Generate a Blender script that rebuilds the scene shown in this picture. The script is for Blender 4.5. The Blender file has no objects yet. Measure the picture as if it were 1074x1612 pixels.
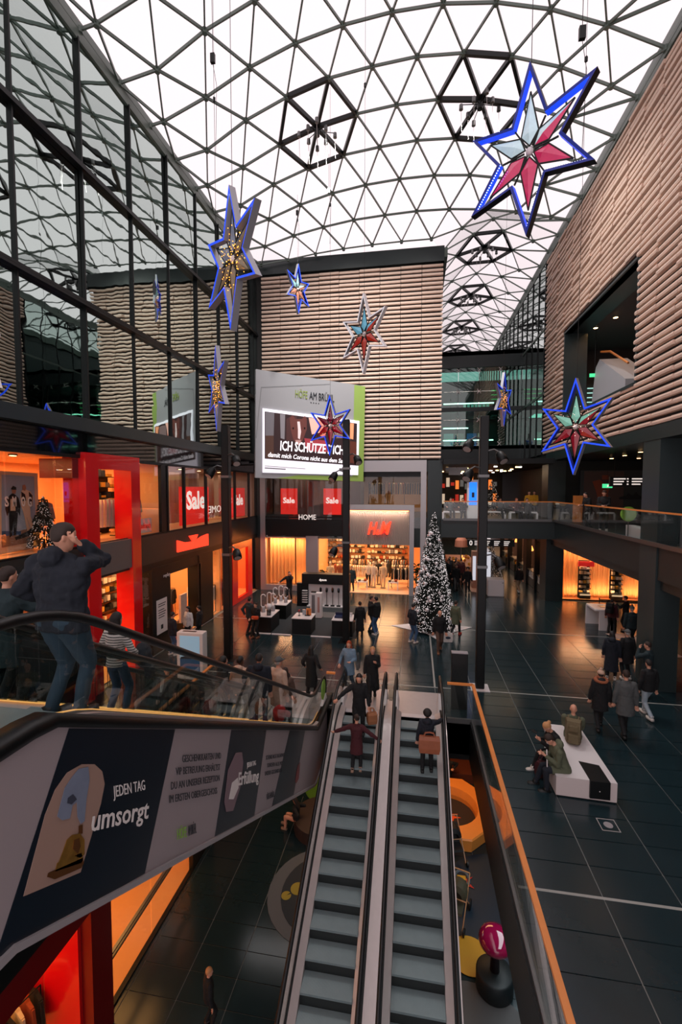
import bpy, bmesh, math, random
from mathutils import Vector, Matrix
random.seed(7)
C = bpy.context.scene.collection
scene = bpy.context.scene

# ---------------------------------------------------------------- camera
F_PX, YAW, PITCH, ROLL, EYE = 706.0, 0.165, 0.0534, 0.0012, 6.7
_cy, _sy = math.cos(YAW), math.sin(YAW)
FWD = Vector((-_sy*math.cos(PITCH), _cy*math.cos(PITCH), -math.sin(PITCH)))
_r = Vector((_cy, _sy, 0)); _u = _r.cross(FWD)
RGT = _r*math.cos(ROLL) + _u*math.sin(ROLL)
UPV = -_r*math.sin(ROLL) + _u*math.cos(ROLL)
cam = bpy.data.cameras.new('camera'); camo = bpy.data.objects.new('camera', cam); C.objects.link(camo)
cam.sensor_fit = 'HORIZONTAL'; cam.sensor_width = 36; cam.lens = 36*F_PX/1074; cam.clip_start = 0.05; cam.clip_end = 400
camo.matrix_world = Matrix((( RGT.x, UPV.x, -FWD.x, 0), (RGT.y, UPV.y, -FWD.y, 0), (RGT.z, UPV.z, -FWD.z, EYE), (0, 0, 0, 1)))
scene.camera = camo

# ---------------------------------------------------------------- sky, exposure
w = bpy.data.worlds.new('overcast_sky'); scene.world = w; w.use_nodes = True
bg = w.node_tree.nodes['Background']
bg.inputs[0].default_value = (1.0, 0.865, 0.895, 1); bg.inputs[1].default_value = 1.16
vs = scene.view_settings
vs.view_transform = 'Standard'; vs.look = 'None'; vs.gamma = 1; vs.use_curve_mapping = False
vs.exposure = 0.05

def area_light(name, loc, sx, sy, power, col, rot=(0, 0, 0)):
    l = bpy.data.lights.new(name, 'AREA'); l.shape = 'RECTANGLE'; l.size = sx; l.size_y = sy; l.energy = power; l.color = col
    o = bpy.data.objects.new(name, l); C.objects.link(o); o.location = loc; o.rotation_euler = rot
    return o
WARM = (1.0, 0.50, 0.20)

# ---------------------------------------------------------------- pixel rays onto real planes (only used to read sizes off the photograph)
def ray(x, y): return FWD*F_PX + RGT*(x-537) + UPV*(806-y)
def hit(x, y, p0, n):
    d = ray(x, y); n = Vector(n); o = Vector((0, 0, EYE))
    return o + d*((Vector(p0)-o).dot(n)/d.dot(n))
def hx(x, y, X): return hit(x, y, (X, 0, 0), (1, 0, 0))
def hy(x, y, Y): return hit(x, y, (0, Y, 0), (0, 1, 0))
def hz(x, y, Z=0): return hit(x, y, (0, 0, Z), (0, 0, 1))

# ---------------------------------------------------------------- materials
def lin(c):
    if isinstance(c, str): c = tuple(int(c[i:i+2], 16)/255 for i in (0, 2, 4))
    return tuple((v/12.92 if v <= .04045 else ((v+.055)/1.055)**2.4) for v in c)
MATS = {}
def mat(name, col, rough=.5, metal=0., emit=0., var=0., bump=0., scale=8., spec=.5, coat=0., emit_col=None):
    if name in MATS: return MATS[name]
    m = bpy.data.materials.new(name); m.use_nodes = True; nt = m.node_tree; b = nt.nodes['Principled BSDF']
    c = lin(col)
    b.inputs['Base Color'].default_value = (*c, 1); b.inputs['Roughness'].default_value = rough
    b.inputs['Metallic'].default_value = metal; b.inputs['Specular IOR Level'].default_value = spec
    b.inputs['Coat Weight'].default_value = coat
    if emit:
        b.inputs['Emission Color'].default_value = (*(lin(emit_col) if emit_col else c), 1); b.inputs['Emission Strength'].default_value = emit
    if var or bump:
        tc = nt.nodes.new('ShaderNodeTexCoord'); nz = nt.nodes.new('ShaderNodeTexNoise'); nz.inputs['Scale'].default_value = scale; nz.inputs['Detail'].default_value = 5
        nt.links.new(tc.outputs['Object'], nz.inputs['Vector'])
        if var:
            mx = nt.nodes.new('ShaderNodeMix'); mx.data_type = 'RGBA'
            mx.inputs[6].default_value = (*[v*(1-var) for v in c], 1); mx.inputs[7].default_value = (*[min(1, v*(1+var)) for v in c], 1)
            nt.links.new(nz.outputs['Fac'], mx.inputs[0]); nt.links.new(mx.outputs[2], b.inputs['Base Color'])
        if bump:
            bp = nt.nodes.new('ShaderNodeBump'); bp.inputs['Strength'].default_value = bump; bp.inputs['Distance'].default_value = .02
            nt.links.new(nz.outputs['Fac'], bp.inputs['Height']); nt.links.new(bp.outputs[0], b.inputs['Normal'])
    MATS[name] = m; return m
def glass_mat(name, tint, refl=1.0, rough=.01, ior=1.5):
    m = bpy.data.materials.new(name); m.use_nodes = True; nt = m.node_tree; nt.nodes.clear()
    out = nt.nodes.new('ShaderNodeOutputMaterial'); t = nt.nodes.new('ShaderNodeBsdfTransparent'); g = nt.nodes.new('ShaderNodeBsdfGlossy')
    t.inputs[0].default_value = (*tint, 1); g.inputs[0].default_value = (refl, refl, refl, 1); g.inputs['Roughness'].default_value = rough
    lw = nt.nodes.new('ShaderNodeLayerWeight'); pw = nt.nodes.new('ShaderNodeMath'); pw.operation = 'POWER'; pw.inputs[1].default_value = 5
    f = nt.nodes.new('ShaderNodeMath'); f.operation = 'MULTIPLY_ADD'; r0 = ((ior-1)/(ior+1))**2; f.inputs[1].default_value = 1-r0; f.inputs[2].default_value = r0
    mx = nt.nodes.new('ShaderNodeMixShader'); nt.links.new(lw.outputs['Facing'], pw.inputs[0]); nt.links.new(pw.outputs[0], f.inputs[0])
    nt.links.new(f.outputs[0], mx.inputs[0]); nt.links.new(t.outputs[0], mx.inputs[1]); nt.links.new(g.outputs[0], mx.inputs[2]); nt.links.new(mx.outputs[0], out.inputs[0])
    MATS[name] = m; return m
def curtain_glass():      # solar control glass: strong wavy reflections over a dark interior
    m = bpy.data.materials.new('coated_glass'); m.use_nodes = True; nt = m.node_tree; b = nt.nodes['Principled BSDF']
    b.inputs['Base Color'].default_value = (.45, .54, .51, 1); b.inputs['Metallic'].default_value = 1; b.inputs['Roughness'].default_value = .015
    tc = nt.nodes.new('ShaderNodeTexCoord'); nz = nt.nodes.new('ShaderNodeTexNoise'); nz.inputs['Scale'].default_value = 1.1; nz.inputs['Detail'].default_value = 1.5
    bp = nt.nodes.new('ShaderNodeBump'); bp.inputs['Strength'].default_value = .034; bp.inputs['Distance'].default_value = .12
    nt.links.new(tc.outputs['Object'], nz.inputs['Vector']); nt.links.new(nz.outputs['Fac'], bp.inputs['Height']); nt.links.new(bp.outputs[0], b.inputs['Normal'])
    MATS['coated_glass'] = m; return m

BLACK = mat('black_metal', (.035, .05, .055), .42, spec=.35)
DARK = mat('dark_panel', (.11, .15, .155), .38, var=.1, scale=1.5)
FASC = mat('anthracite_fascia', (.17, .215, .22), .33, var=.08, scale=2)
TILE = mat('slate_tile', (.105, .175, .195), .2, var=.18, bump=.05, scale=2.5, spec=.6)
GROUT = mat('grout_line', (.50, .50, .48), .6)
SLATM = mat('ceramic_slat', (.88, .77, .70), .5, var=.09, scale=1.2)
GRN = mat('green_grey_steel', (.38, .43, .40), .4)
STEEL = mat('brushed_steel', (.78, .74, .73), .34, metal=.45, var=.08, scale=6)
STEELD = mat('dull_steel', (.45, .45, .45), .4, metal=.9)
ALU = mat('pale_aluminium', (.66, .64, .65), .35, metal=.3)
WHITE = mat('white_panel', (.86, .84, .84), .45)
OAK = mat('warm_oak', (.86, .52, .24), .35, var=.12, scale=5)
RED = mat('red_lacquer', (.86, .06, .09), .22, coat=.5)
REDD = mat('dark_red_lacquer', (.45, .02, .04), .3)
GLASS = glass_mat('clear_glass', (.945, .975, .965))
SHOPG = glass_mat('shop_glass', (.93, .94, .93))
ROOFG = glass_mat('roof_glass', (.985, .985, .985), .2, ior=1.2)
CURT = curtain_glass()
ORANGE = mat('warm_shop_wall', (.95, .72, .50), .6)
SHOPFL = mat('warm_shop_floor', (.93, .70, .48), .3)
RUBBER = mat('black_rubber', (.05, .055, .06), .42)
LAMP = mat('warm_lamp', (1, .78, .5), emit=14)
LAMPW = mat('cool_lamp', (1, .95, .9), emit=9)

# ---------------------------------------------------------------- mesh helpers
class MB:
    def __init__(s): s.v = []; s.f = []; s.smooth = False
    def add(s, vs, fs):
        k = len(s.v); s.v += [tuple(v) for v in vs]; s.f += [tuple(i+k for i in f) for f in fs]; return s
    def box(s, a, b):
        (x0, y0, z0), (x1, y1, z1) = a, b
        return s.add([(x0, y0, z0), (x1, y0, z0), (x1, y1, z0), (x0, y1, z0), (x0, y0, z1), (x1, y0, z1), (x1, y1, z1), (x0, y1, z1)],
                     [(0, 3, 2, 1), (4, 5, 6, 7), (0, 1, 5, 4), (1, 2, 6, 5), (2, 3, 7, 6), (3, 0, 4, 7)])
    def bevbox(s, a, b, r):
        (x0, y0, z0), (x1, y1, z1) = a, b
        ring = lambda z, q: [(x0+r+q, y0+q, z), (x1-r-q, y0+q, z), (x1-q, y0+r+q, z), (x1-q, y1-r-q, z), (x1-r-q, y1-q, z), (x0+r+q, y1-q, z), (x0+q, y1-r-q, z), (x0+q, y0+r+q, z)]
        return s.loft([ring(z0, r*.6), ring(z0+r, 0), ring(z1-r, 0), ring(z1, r*.6)])
    def loft(s, rings, cap=True, close=True):
        k = len(s.v); n = len(rings[0])
        for r in rings: s.v += [tuple(p) for p in r]
        for i in range(len(rings)-1):
            for j in range(n if close else n-1):
                a = k+i*n+j; b = k+i*n+(j+1) % n
                s.f.append((a, b, b+n, a+n))
        if cap and close:
            s.f.append(tuple(k+j for j in range(n-1, -1, -1))); s.f.append(tuple(k+(len(rings)-1)*n+j for j in range(n)))
        return s
    def bar(s, a, b, wd, ht=None, up=(0, 0, 1)):
        a = Vector(a); b = Vector(b); d = (b-a).normalized(); up = Vector(up)
        if abs(d.dot(up)) > .99: up = Vector((0, 1, 0))
        x = d.cross(up).normalized()*wd/2; y = x.cross(d).normalized()*(ht or wd)/2
        return s.loft([[p-x-y, p+x-y, p+x+y, p-x+y] for p in (a, b)])
    def tube(s, pts, r, n=8, rs=None, flat=1.):
        pts = [Vector(p) for p in pts]; rings = []; pu = None
        for i, p in enumerate(pts):
            d = (pts[min(i+1, len(pts)-1)]-pts[max(i-1, 0)]).normalized()
            up = pu or (Vector((0, 0, 1)) if abs(d.z) < .95 else Vector((0, 1, 0)))
            x = d.cross(up).normalized(); y = x.cross(d).normalized(); pu = y
            q = rs[i] if rs else r
            rings.append([p + x*math.cos(t)*q + y*math.sin(t)*q*flat for t in [2*math.pi*k/n for k in range(n)]])
        return s.loft(rings)
    def lathe(s, prof, n=16, c=(0, 0, 0)):
        return s.loft([[(c[0]+r*math.cos(2*math.pi*k/n), c[1]+r*math.sin(2*math.pi*k/n), c[2]+z) for k in range(n)] for r, z in prof])
    def ball(s, c, r, n=8, m=6):
        if not hasattr(r, '__len__'): r = (r, r, r)
        return s.loft([[(c[0]+r[0]*math.sin(t)*math.cos(2*math.pi*k/n), c[1]+r[1]*math.sin(t)*math.sin(2*math.pi*k/n), c[2]-r[2]*math.cos(t)) for k in range(n)]
                       for t in [math.pi*(.04+.92*i/m) for i in range(m+1)]])
    def prism(s, pts, off):     # a flat outline pushed along off
        off = Vector(off); pts = [Vector(p) for p in pts]
        return s.loft([pts, [p+off for p in pts]])
    def xf(s, M):
        s.v = [tuple(M @ Vector(v)) for v in s.v]; return s
    def mesh(s, name, m, smooth=False):
        me = bpy.data.meshes.new(name); me.from_pydata(s.v, [], s.f); me.update()
        for q in (m if isinstance(m, (list, tuple)) else [m]): me.materials.append(q)
        bm = bmesh.new(); bm.from_mesh(me); bmesh.ops.recalc_face_normals(bm, faces=bm.faces); bm.to_mesh(me); bm.free()
        if smooth or s.smooth:
            for p in me.polygons: p.use_smooth = True
        return me
    def build(s, name, m, parent=None, smooth=False, kind=None):
        return link(name, s.mesh(name, m, smooth), parent, kind)
def link(name, me, parent=None, kind=None, loc=None):
    o = bpy.data.objects.new(name, me); C.objects.link(o)
    if parent: o.parent = parent
    if kind: o['kind'] = kind
    if loc is not None: o.location = loc
    return o
def tag(o, label, cat, group=None):
    o['label'] = label; o['category'] = cat
    if group: o['group'] = group
    return o
def thing(name, label, cat, loc=(0, 0, 0), rz=0, group=None):
    o = bpy.data.objects.new(name, None); C.objects.link(o); o.location = loc; o.rotation_euler = (0, 0, rz); o.empty_display_size = .1
    return tag(o, label, cat, group)
def struct(name, mb, m, parent=None, smooth=False): return mb.build(name, m, parent, smooth, 'structure')
def box(name, a, b, m, parent=None, kind=None): return MB().box(a, b).build(name, m, parent, kind=kind)
def dup(o, parent=None, loc=None, rz=None, label=None):
    c = o.copy(); C.objects.link(c); c.parent = parent
    if loc is not None: c.location = loc
    if rz is not None: c.rotation_euler = (0, 0, rz)
    if label: c['label'] = label
    for ch in list(o.children): dup(ch, c)
    return c
def lettering(text, p0, p1, nrm, m, parent, height=None, depth=.01, shear=0., name='lettering', bold=0., up=None):
    """letters whose baseline runs from p0 to p1 (world), standing in the plane with normal nrm"""
    cu = bpy.data.curves.new(name, 'FONT'); cu.body = text; cu.extrude = depth/2; cu.shear = shear; cu.offset = bold; cu.resolution_u = 2; cu.size = 1
    t = bpy.data.objects.new(name, cu); C.objects.link(t); bpy.context.view_layer.update()
    me = bpy.data.meshes.new_from_object(t.evaluated_get(bpy.context.evaluated_depsgraph_get())); bpy.data.objects.remove(t); 
    xs = [v.co.x for v in me.vertices]; x0, x1 = min(xs), max(xs)
    p0 = Vector(p0); p1 = Vector(p1); n = Vector(nrm).normalized(); X = (p1-p0); W = X.length; X.normalize(); Y = Vector(up).normalized() if up else n.cross(X).normalized()
    sx = W/(x1-x0); sy = (height/.69) if height else sx
    for v in me.vertices:
        c = v.co.copy(); v.co = p0 + X*(c.x-x0)*sx + Y*c.y*sy + n*(c.z)
    me.materials.clear(); me.materials.append(m)
    o = link(name, me); 
    if parent:
        o.parent = parent; o.matrix_parent_inverse = parent_mat(parent).inverted()
    return o
def parent_mat(p):
    M = Matrix.Translation(p.location) @ p.rotation_euler.to_matrix().to_4x4()
    return M if not p.parent else parent_mat(p.parent) @ M
def decal(pts, nrm, m, parent, name='printed_area', th=.006):
    n = Vector(nrm).normalized()
    o = MB().prism([Vector(p) for p in pts], n*th).build(name, m, None)
    if parent: o.parent = parent; o.matrix_parent_inverse = parent_mat(parent).inverted()
    return o
def keep(o, parent):       # parent an object built in world coordinates under a placed thing
    o.parent = parent; o.matrix_parent_inverse = parent_mat(parent).inverted(); return o
# ================================================================ the setting
XL, XR, YF, YB = -10.3, 7.8, 28.2, 36.0     # left glass wall, right wall, front block, far bridge
VX0, VX1, VY0, VY1 = -6.3, 1.62, -2.0, 13.0 # the void down to the lower level
Z1, ZL = 4.85, -5.0                         # upper walkways, lower level
TX, TY = 1.2, .65                           # floor tiles
# ---- main floor: slab and tiles
fl = MB()
fl.box((VX1, -4, -1.0), (16, 62, -.02)).box((-16, VY1, -1.0), (VX1, 62, -.02)).box((-16, -4, -1.0), (VX0, VY1, -.02))
floor = struct('floor', fl, GROUT)
def tiles(parent, rects, z, near, cap=300):
    proto = MB().box((.011, .010, -.02), (TX-.011, TY-.010, 0)).mesh('tile', TILE); n = 0; rest = MB(); cells = []
    for (x0, y0, x1, y1) in rects:
        i0 = math.floor((x0-3.1)/TX); j0 = math.floor((y0-7.6)/TY)
        for i in range(i0, math.ceil((x1-3.1)/TX)):
            for j in range(j0, math.ceil((y1-7.6)/TY)):
                ax, ay = max(x0, 3.1+i*TX), max(y0, 7.6+j*TY); bx_, by_ = min(x1, 3.1+(i+1)*TX), min(y1, 7.6+(j+1)*TY)
                if bx_-ax < .05 or by_-ay < .05: continue
                cells.append((near(ax, ay), ax, ay, bx_, by_))
    cells.sort(key=lambda c: c[0])
    for d, ax, ay, bx_, by_ in cells:
        full = bx_-ax > TX-.01 and by_-ay > TY-.01
        if n < cap and d < 1e6:
            me = proto if full else MB().box((.008, .007, -.02), (bx_-ax-.008, by_-ay-.007, 0)).mesh('tile', TILE)
            link('tile', me, parent, loc=(ax, ay, z)); n += 1
        else: rest.box((ax+.008, ay+.007, z-.02), (bx_-.008, by_-.007, z))
    if rest.v: rest.build('tile_field', TILE, parent, kind='stuff')
def near_main(x, y):
    if y < 3.5 or x < -9.5 and y < 14: return 1e7+y
    return y if x < 8 else y+20
tiles(floor, [(VX1+.12, 1, 14, YF), (-10.2, VY1, VX1+.12, YF), (-10.2, 1, VX0-.1, VY1), (1.6, YF, 8, 60)], 0, near_main)
st = MB()
for y in (15.08, 7.6, 21.6): st.box((VX1+.15 if y < 13 else -10.2, y-.025, -.01), (10, y+.025, .004))
for x in (.7,): st.box((x-.03, 15.1, -.01), (x+.03, YF, .004))
st.build('inlay_strip', mat('pale_inlay', (.62, .62, .60), .35), floor)
# ---- lower level
lf = struct('lower_floor', MB().box((-14, -4, ZL-.3), (12, 34, ZL-.02)), GROUT)
tiles(lf, [(-6.6, 3, 8, 16)], ZL, lambda x, y: (abs(y-11) if x < 0 and y > 5.5 else 1e7+y), 120)
struct('lower_floor_far', MB().box((-6.6, 16, ZL-.02), (8, 34, ZL)), TILE)
struct('wall_lower_back', MB().box((-14, 26, ZL), (12, 26.3, -1)), DARK)
struct('wall_lower_right', MB().box((4.6, -4, ZL), (4.9, 26, -1)), DARK)
# dark facing of the slab round the void
vf = MB()
vf.box((VX1-.02, -4, -1.15), (VX1+.1, VY1, .02)).box((VX0-.1, VY1, -1.15), (VX1+.1, VY1+.1, .0)).box((VX0-.1, -4, -1.15), (VX0+.02, VY1, .02))
struct('trim_void', vf, BLACK)
# ---- ceiling: triangulated glass vault
SX, SY, Y0 = 1.75, 1.85, 18.55
PROF = [(-10.5, 20.75), (-8.9, 21.0), (-7.18, 21.98), (-5.4, 22.67), (-3.64, 23.17), (-1.87, 23.37), (-.11, 23.48), (1.63, 23.35), (3.28, 23.0), (5.0, 22.4), (6.75, 21.5), (7.8, 20.9), (9, 20.5)]
SC = [(-9, 1), (18.6, 1), (20.4, .95), (22.25, .85), (24.1, .70), (25.95, .47), (27.8, .26), (29.65, .14), (40, .1)]
def interp(T, x):
    if x <= T[0][0]: return T[0][1]
    for (a, b), (c, d) in zip(T, T[1:]):
        if x <= c: return b+(d-b)*(x-a)/(c-a)
    return T[-1][1]
def roofz(x, y):
    m = 20.75+(interp(PROF, x)-20.75)*interp(SC, y)
    r = 0
    if x > 1 and y > 26:
        r = 20.95+1.65*max(0, 1-((x-4.35)/3.6)**2)*min(1, (y-25)/3.5)
    return max(m, r)
ce = MB()
ce.box((XL-.45, -4, 20.35), (XL+.02, 29, 20.95)); ce.box((XR-.02, -4, 20.6), (XR+.45, 60, 21.2)); ce.box((1.3, 28.4, 20.6), (1.75, 60, 21.15))
ceiling = struct('ceiling', ce, GRN)
nodes = {}
rows = range(-9, 23)
for j in rows:
    y = Y0+j*SY; xs = []; x = -.11+(SX/2 if j % 2 else 0); k0 = math.floor((XL-x)/SX); lo = XL if y < 29.5 else 1.45
    pts = [lo]+[x+SX*k for k in range(k0, 14) if lo+.35 < x+SX*k < XR-.35]+[XR]
    nodes[j] = [Vector((p, y, roofz(p, y))) for p in pts]
tri = []; edges = set()
for j in rows:
    if j+1 not in nodes: continue
    A, B = nodes[j], nodes[j+1]; a = b = 0
    if len(B) < len(A)-3: continue
    edges.update(((j, i), (j, i+1)) for i in range(len(A)-1))
    edges.add(((j, 0), (j+1, 0)))
    while a < len(A)-1 or b < len(B)-1:
        if b == len(B)-1 or (a < len(A)-1 and A[a+1].x <= B[b+1].x+1e-4): tri.append(((j, a), (j, a+1), (j+1, b))); a += 1
        else: tri.append(((j, a), (j+1, b), (j+1, b+1))); b += 1
        edges.add(((j, a), (j+1, b)))
# the short rows where the hall narrows to the corridor
j = max(k for k in rows if len(nodes[k]) > len(nodes[22])+2)
A, B = nodes[j], nodes[j+1]; a = min(range(len(A)), key=lambda i: abs(A[i].x-B[0].x)); b = 0
while a < len(A)-1 or b < len(B)-1:
    if b == len(B)-1 or (a < len(A)-1 and A[a+1].x <= B[b+1].x+1e-4): tri.append(((j, a), (j, a+1), (j+1, b))); a += 1
    else: tri.append(((j, a), (j+1, b), (j+1, b+1))); b += 1
    edges.add(((j, a), (j+1, b)))
edges.update(((j, i), (j, i+1)) for i in range(len(A)-1))
NP = lambda k: nodes[k[0]][k[1]]
HEXC = [(-4.5, 20.4), (2.5, 20.4), (4.3, 31.5), (4.3, 38.9), (4.3, 46.3), (4.3, 53.7)]
def inhex(p): return any((p.x-a)**2+(p.y-b)**2 < (2.4 if b < 60 else 0)**2 and abs(p.y-b) < 2.0 and abs(p.x-a) < 1.95 for a, b in HEXC)
order = sorted(tri, key=lambda t: abs((NP(t[0])+NP(t[1])+NP(t[2])).y/3-18)); restp = MB()
for n, t in enumerate(order):
    P = [NP(k) for k in t]; c = (P[0]+P[1]+P[2])/3
    Q = [p+(c-p)*.02 for p in P]
    if n < 300: MB().prism(Q, (0, 0, .03)).build('glass_pane', ROOFG, ceiling)
    else: restp.prism(Q, (0, 0, .03))
restp.build('glass_pane_field', ROOFG, ceiling, kind='stuff')
vis = sorted(edges, key=lambda e: abs((NP(e[0]).y+NP(e[1]).y)/2-19)); restb = MB()
for n, e in enumerate(vis):
    a, b = NP(e[0]), NP(e[1]); hx_ = inhex(a) and inhex(b)
    wd, ht = (.13, .18) if hx_ else (.055, .10)
    if n < 290 or hx_:
        MB().bar(a-Vector((0, 0, .06)), b-Vector((0, 0, .06)), wd, ht).build('steel_bar', BLACK if hx_ else GRN, ceiling)
    else: restb.bar(a-Vector((0, 0, .05)), b-Vector((0, 0, .05)), wd*.8, ht*.75)
restb.build('steel_bar_field', GRN, ceiling, kind='stuff')
hub = MB()
for j in nodes:
    for p in nodes[j]:
        if 5 < p.y < 50: hub.lathe([(.09, -.16), (.1, 0)], 8, p)
hub.build('node_joint', GRN, ceiling, kind='stuff')

# ---- left wall: curtain glazing above the shops
wl = MB().box((XL-.5, -4, 8.5), (XL-.12, YF+.6, 20.4))
wall_left = struct('wall_left', wl, mat('dark_interior', (.05, .07, .07), .7))
MY = [10.42+2.46*k for k in range(-5, 8)]+[YF+.1]
LV = [(8.75, 12.45), (12.45, 16.57), (16.57, 20.5)]
for k in range(len(MY)-1):
    for (a, b) in LV:
        g = MB().box((-.012, .02, .02), (.012, MY[k+1]-MY[k]-.02, b-a-.02)).build('glass_pane', CURT, wall_left)
        g.location = (XL-.05, MY[k], a); g.rotation_euler = (random.uniform(-.004, .004), random.uniform(-.010, .010), random.uniform(-.012, .012))
for y in MY: MB().box((XL-.06, y-.026, 8.7), (XL+.05, y+.026, 20.4)).build('mullion', BLACK, wall_left)
for z in (12.45, 16.57):
    MB().box((XL-.06, -4, z-.10), (XL+.16, YF+.1, z-.02)).box((XL-.06, -4, z+.02), (XL+.1, YF+.1, z+.10)).build('transom', BLACK, wall_left)
struct('trim_left', MB().box((XL-.3, -4, 8.42), (XL+.32, YF, 8.82)), FASC)
struct('wall_left_fascia', MB().box((XL-.3, -4, 7.72), (XL+.04, YF, 8.42)), mat('gloss_black_glass', (.05, .07, .08), .06, coat=.6))
# slab edge between the two shop floors
struct('slab_left', MB().box((-16, -4, 3.72), (XL+.06, YF, 4.82)), DARK)

# ---- slatted walls
def slats(parent, origin, ux, un, L, H, colw, rowh, hole=None, cap=300, near=lambda u, v: u):
    ux = Vector(ux); un = Vector(un); up = Vector((0, 0, 1)); cells = []
    nc = int(round(L/colw)); nr = int(round(H/rowh)); rnd = random.Random(3)
    for i in range(nc):
        for j in range(nr):
            u0, v0 = i*colw, j*rowh; u1, v1 = u0+colw, v0+rowh
            if hole and u1 > hole[0]+.01 and u0 < hole[1]-.01 and v1 > hole[2]+.02 and v0 < hole[3]-.02:
                if u0 < hole[0]-.15: u1 = hole[0]
                elif u1 > hole[1]+.15: u0 = hole[1]
                else: continue
            cells.append((near(u0, v0), u0, u1, v0))
    cells.sort(key=lambda c: c[0]); rest = MB(); n = 0
    for d, u0, u1, v0 in cells:
        o = rnd.choice((0, .0, .035, .06)); g = MB() if n < cap else rest; t = 0
        P = lambda u, h, q: Vector(origin)+ux*u+up*(v0+h)+un*q
        prof = [(0.035, .0), (.04+t, .09+o), (rowh*.42, .11+o), (rowh*.66, .09+o), (rowh*.68, 0)]
        g.loft([[P(u, a, b) for a, b in prof] for u in (u0+.012, u1-.012)])
        if n < cap: g.build('slat', SLATM, parent)
        n += 1
    if rest.v: rest.build('slat_field', SLATM, parent, kind='stuff')
bm_ = MB().box((XL-.3, YF+.1, 8.35), (1.38, 40, 20.55)).box((XL-.3, YF+.08, 20.55), (1.45, 40, 21.05))
wall_front = struct('wall_front', bm_, mat('slat_backing', (.12, .11, .11), .8))
struct('trim_front', MB().box((XL, YF-.14, 20.22), (1.52, YF+.2, 21.1)).box((1.35, YF-.12, 20.22), (1.55, 40, 21.1)), DARK)
slats(wall_front, (XL+.4, YF+.1, 8.5), (1, 0, 0), (0, -1, 0), 11.4, 11.7, 1.267, .26, near=lambda u, v: -u+v*.05)
wr = MB().box((XR+.1, 6, 8.75), (XR+.4, 18.1, 20.7)).box((XR+.1, 26.4, 8.75), (XR+.4, 29.9, 20.7)).box((XR+.1, 18.1, 15.0), (XR+.4, 26.4, 20.7)).box((XR+.1, 18.1, 8.75), (XR+.4, 26.4, 10.5)).box((XR+.1, -4, 8.75), (XR+.4, 6, 20.7))
wall_right = struct('wall_right', wr, MATS['slat_backing'])
slats(wall_right, (XR+.1, 29.9, 8.78), (0, -1, 0), (-1, 0, 0), 22.8, 11.8, 1.2, .2573, hole=(3.5, 11.8, 1.8, 6.25), near=lambda u, v: -u+v*.6)
rv = MB().box((XR+.05, 26.3, 10.5), (XR+1.2, 26.45, 15.05)).box((XR+.05, 18.05, 10.5), (XR+1.2, 18.2, 15.05)).box((XR+.02, 18.1, 15.0), (XR+1.2, 26.4, 15.08)).box((XR-.04, 18.1, 10.44), (XR+1.2, 26.4, 10.55))
struct('trim_opening', rv, FASC)
# room behind the opening
rm = MB().box((XR+.4, 16, 15.1), (20, 30, 15.4)).box((XR+.4, 30, 8.6), (20, 30.3, 15.4)).box((20, 16, 8.6), (20.3, 30, 15.4)).box((XR+.4, 15.7, 8.6), (20, 16, 15.4)).box((XR+.4, 16, 10.2), (20, 30, 10.45))
struct('wall_upper_room', rm, mat('brown_grey_plaster', (.34, .29, .28), .6))
# right-hand levels
struct('slab_right', MB().box((XR, -4, 3.72), (16, YF+.5, Z1)), DARK)
struct('upper_ceiling_right', MB().box((XR-.08, -4, 8.3), (16, YF+.6, 8.76)), DARK)
struct('wall_right_far', MB().box((14.5, -4, 0), (14.8, YF+.5, 8.3)), BLACK)
struct('column_1', MB().box((7.75, 16.0, 0), (8.5, 17.1, 8.4)), FASC)
struct('column_2', MB().box((7.65, 28.0, 0), (8.62, 29.3, 8.4)), DARK)
struct('wall_right_upper_back', MB().box((8.6, YF+.35, Z1), (14.5, YF+.55, 8.3)), BLACK)
struct('column_3', MB().box((.72, YF-.02, 0), (1.6, 29.4, 8.4)), DARK)
# gallery bridge across the corridor mouth, and galleries beyond
struct('gallery_slab', MB().box((1.5, 27.0, 3.8), (XR, 44, Z1)), DARK)
struct('gallery_slab_left', MB().box((1.6, 27.05, 8.1), (7.8, 60, 8.4)), BLACK)
struct('wall_corridor_left', MB().box((1.3, 29.4, 0), (1.55, 60, 3.8)).box((1.3, 29.4, Z1), (1.5, 60, 20.6)), FASC)
struct('wall_corridor_end', MB().box((1.5, 60, 0), (8, 60.3, 17)), DARK)
# right wall beyond the slats: tall glazing
wg = struct('wall_right_glazing', MB().box((XR+.12, 29.9, 8.7), (XR+.5, 60, 20.6)), MATS['dark_interior'])
yy = 30.0
while yy < 60:
    MB().box((XR-.04, yy, 8.75), (XR+.1, yy+.07, 20.6)).build('mullion', BLACK, wg)
    for a, b in ((8.8, 12.6), (12.6, 16.6), (16.6, 20.6)):
        MB().box((XR+.01, yy+.07, a+.03), (XR+.04, yy+1.5, b-.03)).build('glass_pane', CURT, wg)
    yy += 1.55
for z in (12.6, 16.6): MB().box((XR-.04, 29.9, z-.07), (XR+.1, 60, z+.07)).build('transom', GRN, wg)
struct('ceiling_ground_right', MB().box((XR+.1, -4, 3.4), (14.5, YF+.3, 3.72)), DARK)
struct('wall_gallery_right', MB().box((9.2, 29.0, Z1), (9.4, 60, 8.3)).box((XR, 28.9, 8.2), (9.4, 60, 8.7)).box((1.5, 28, 8.3), (9.4, 60, 8.4)).box((XR, 44, 3.8), (9.4, 60, Z1)).box((XR, 29, 3.8), (9.4, 60, Z1)), mat('gallery_dark', (.10, .09, .09), .6))
struct('wall_upper_front_side', MB().box((-9.95, YF+.1, Z1-.2), (-9.85, 35.8, 7.7)), DARK)
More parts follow.
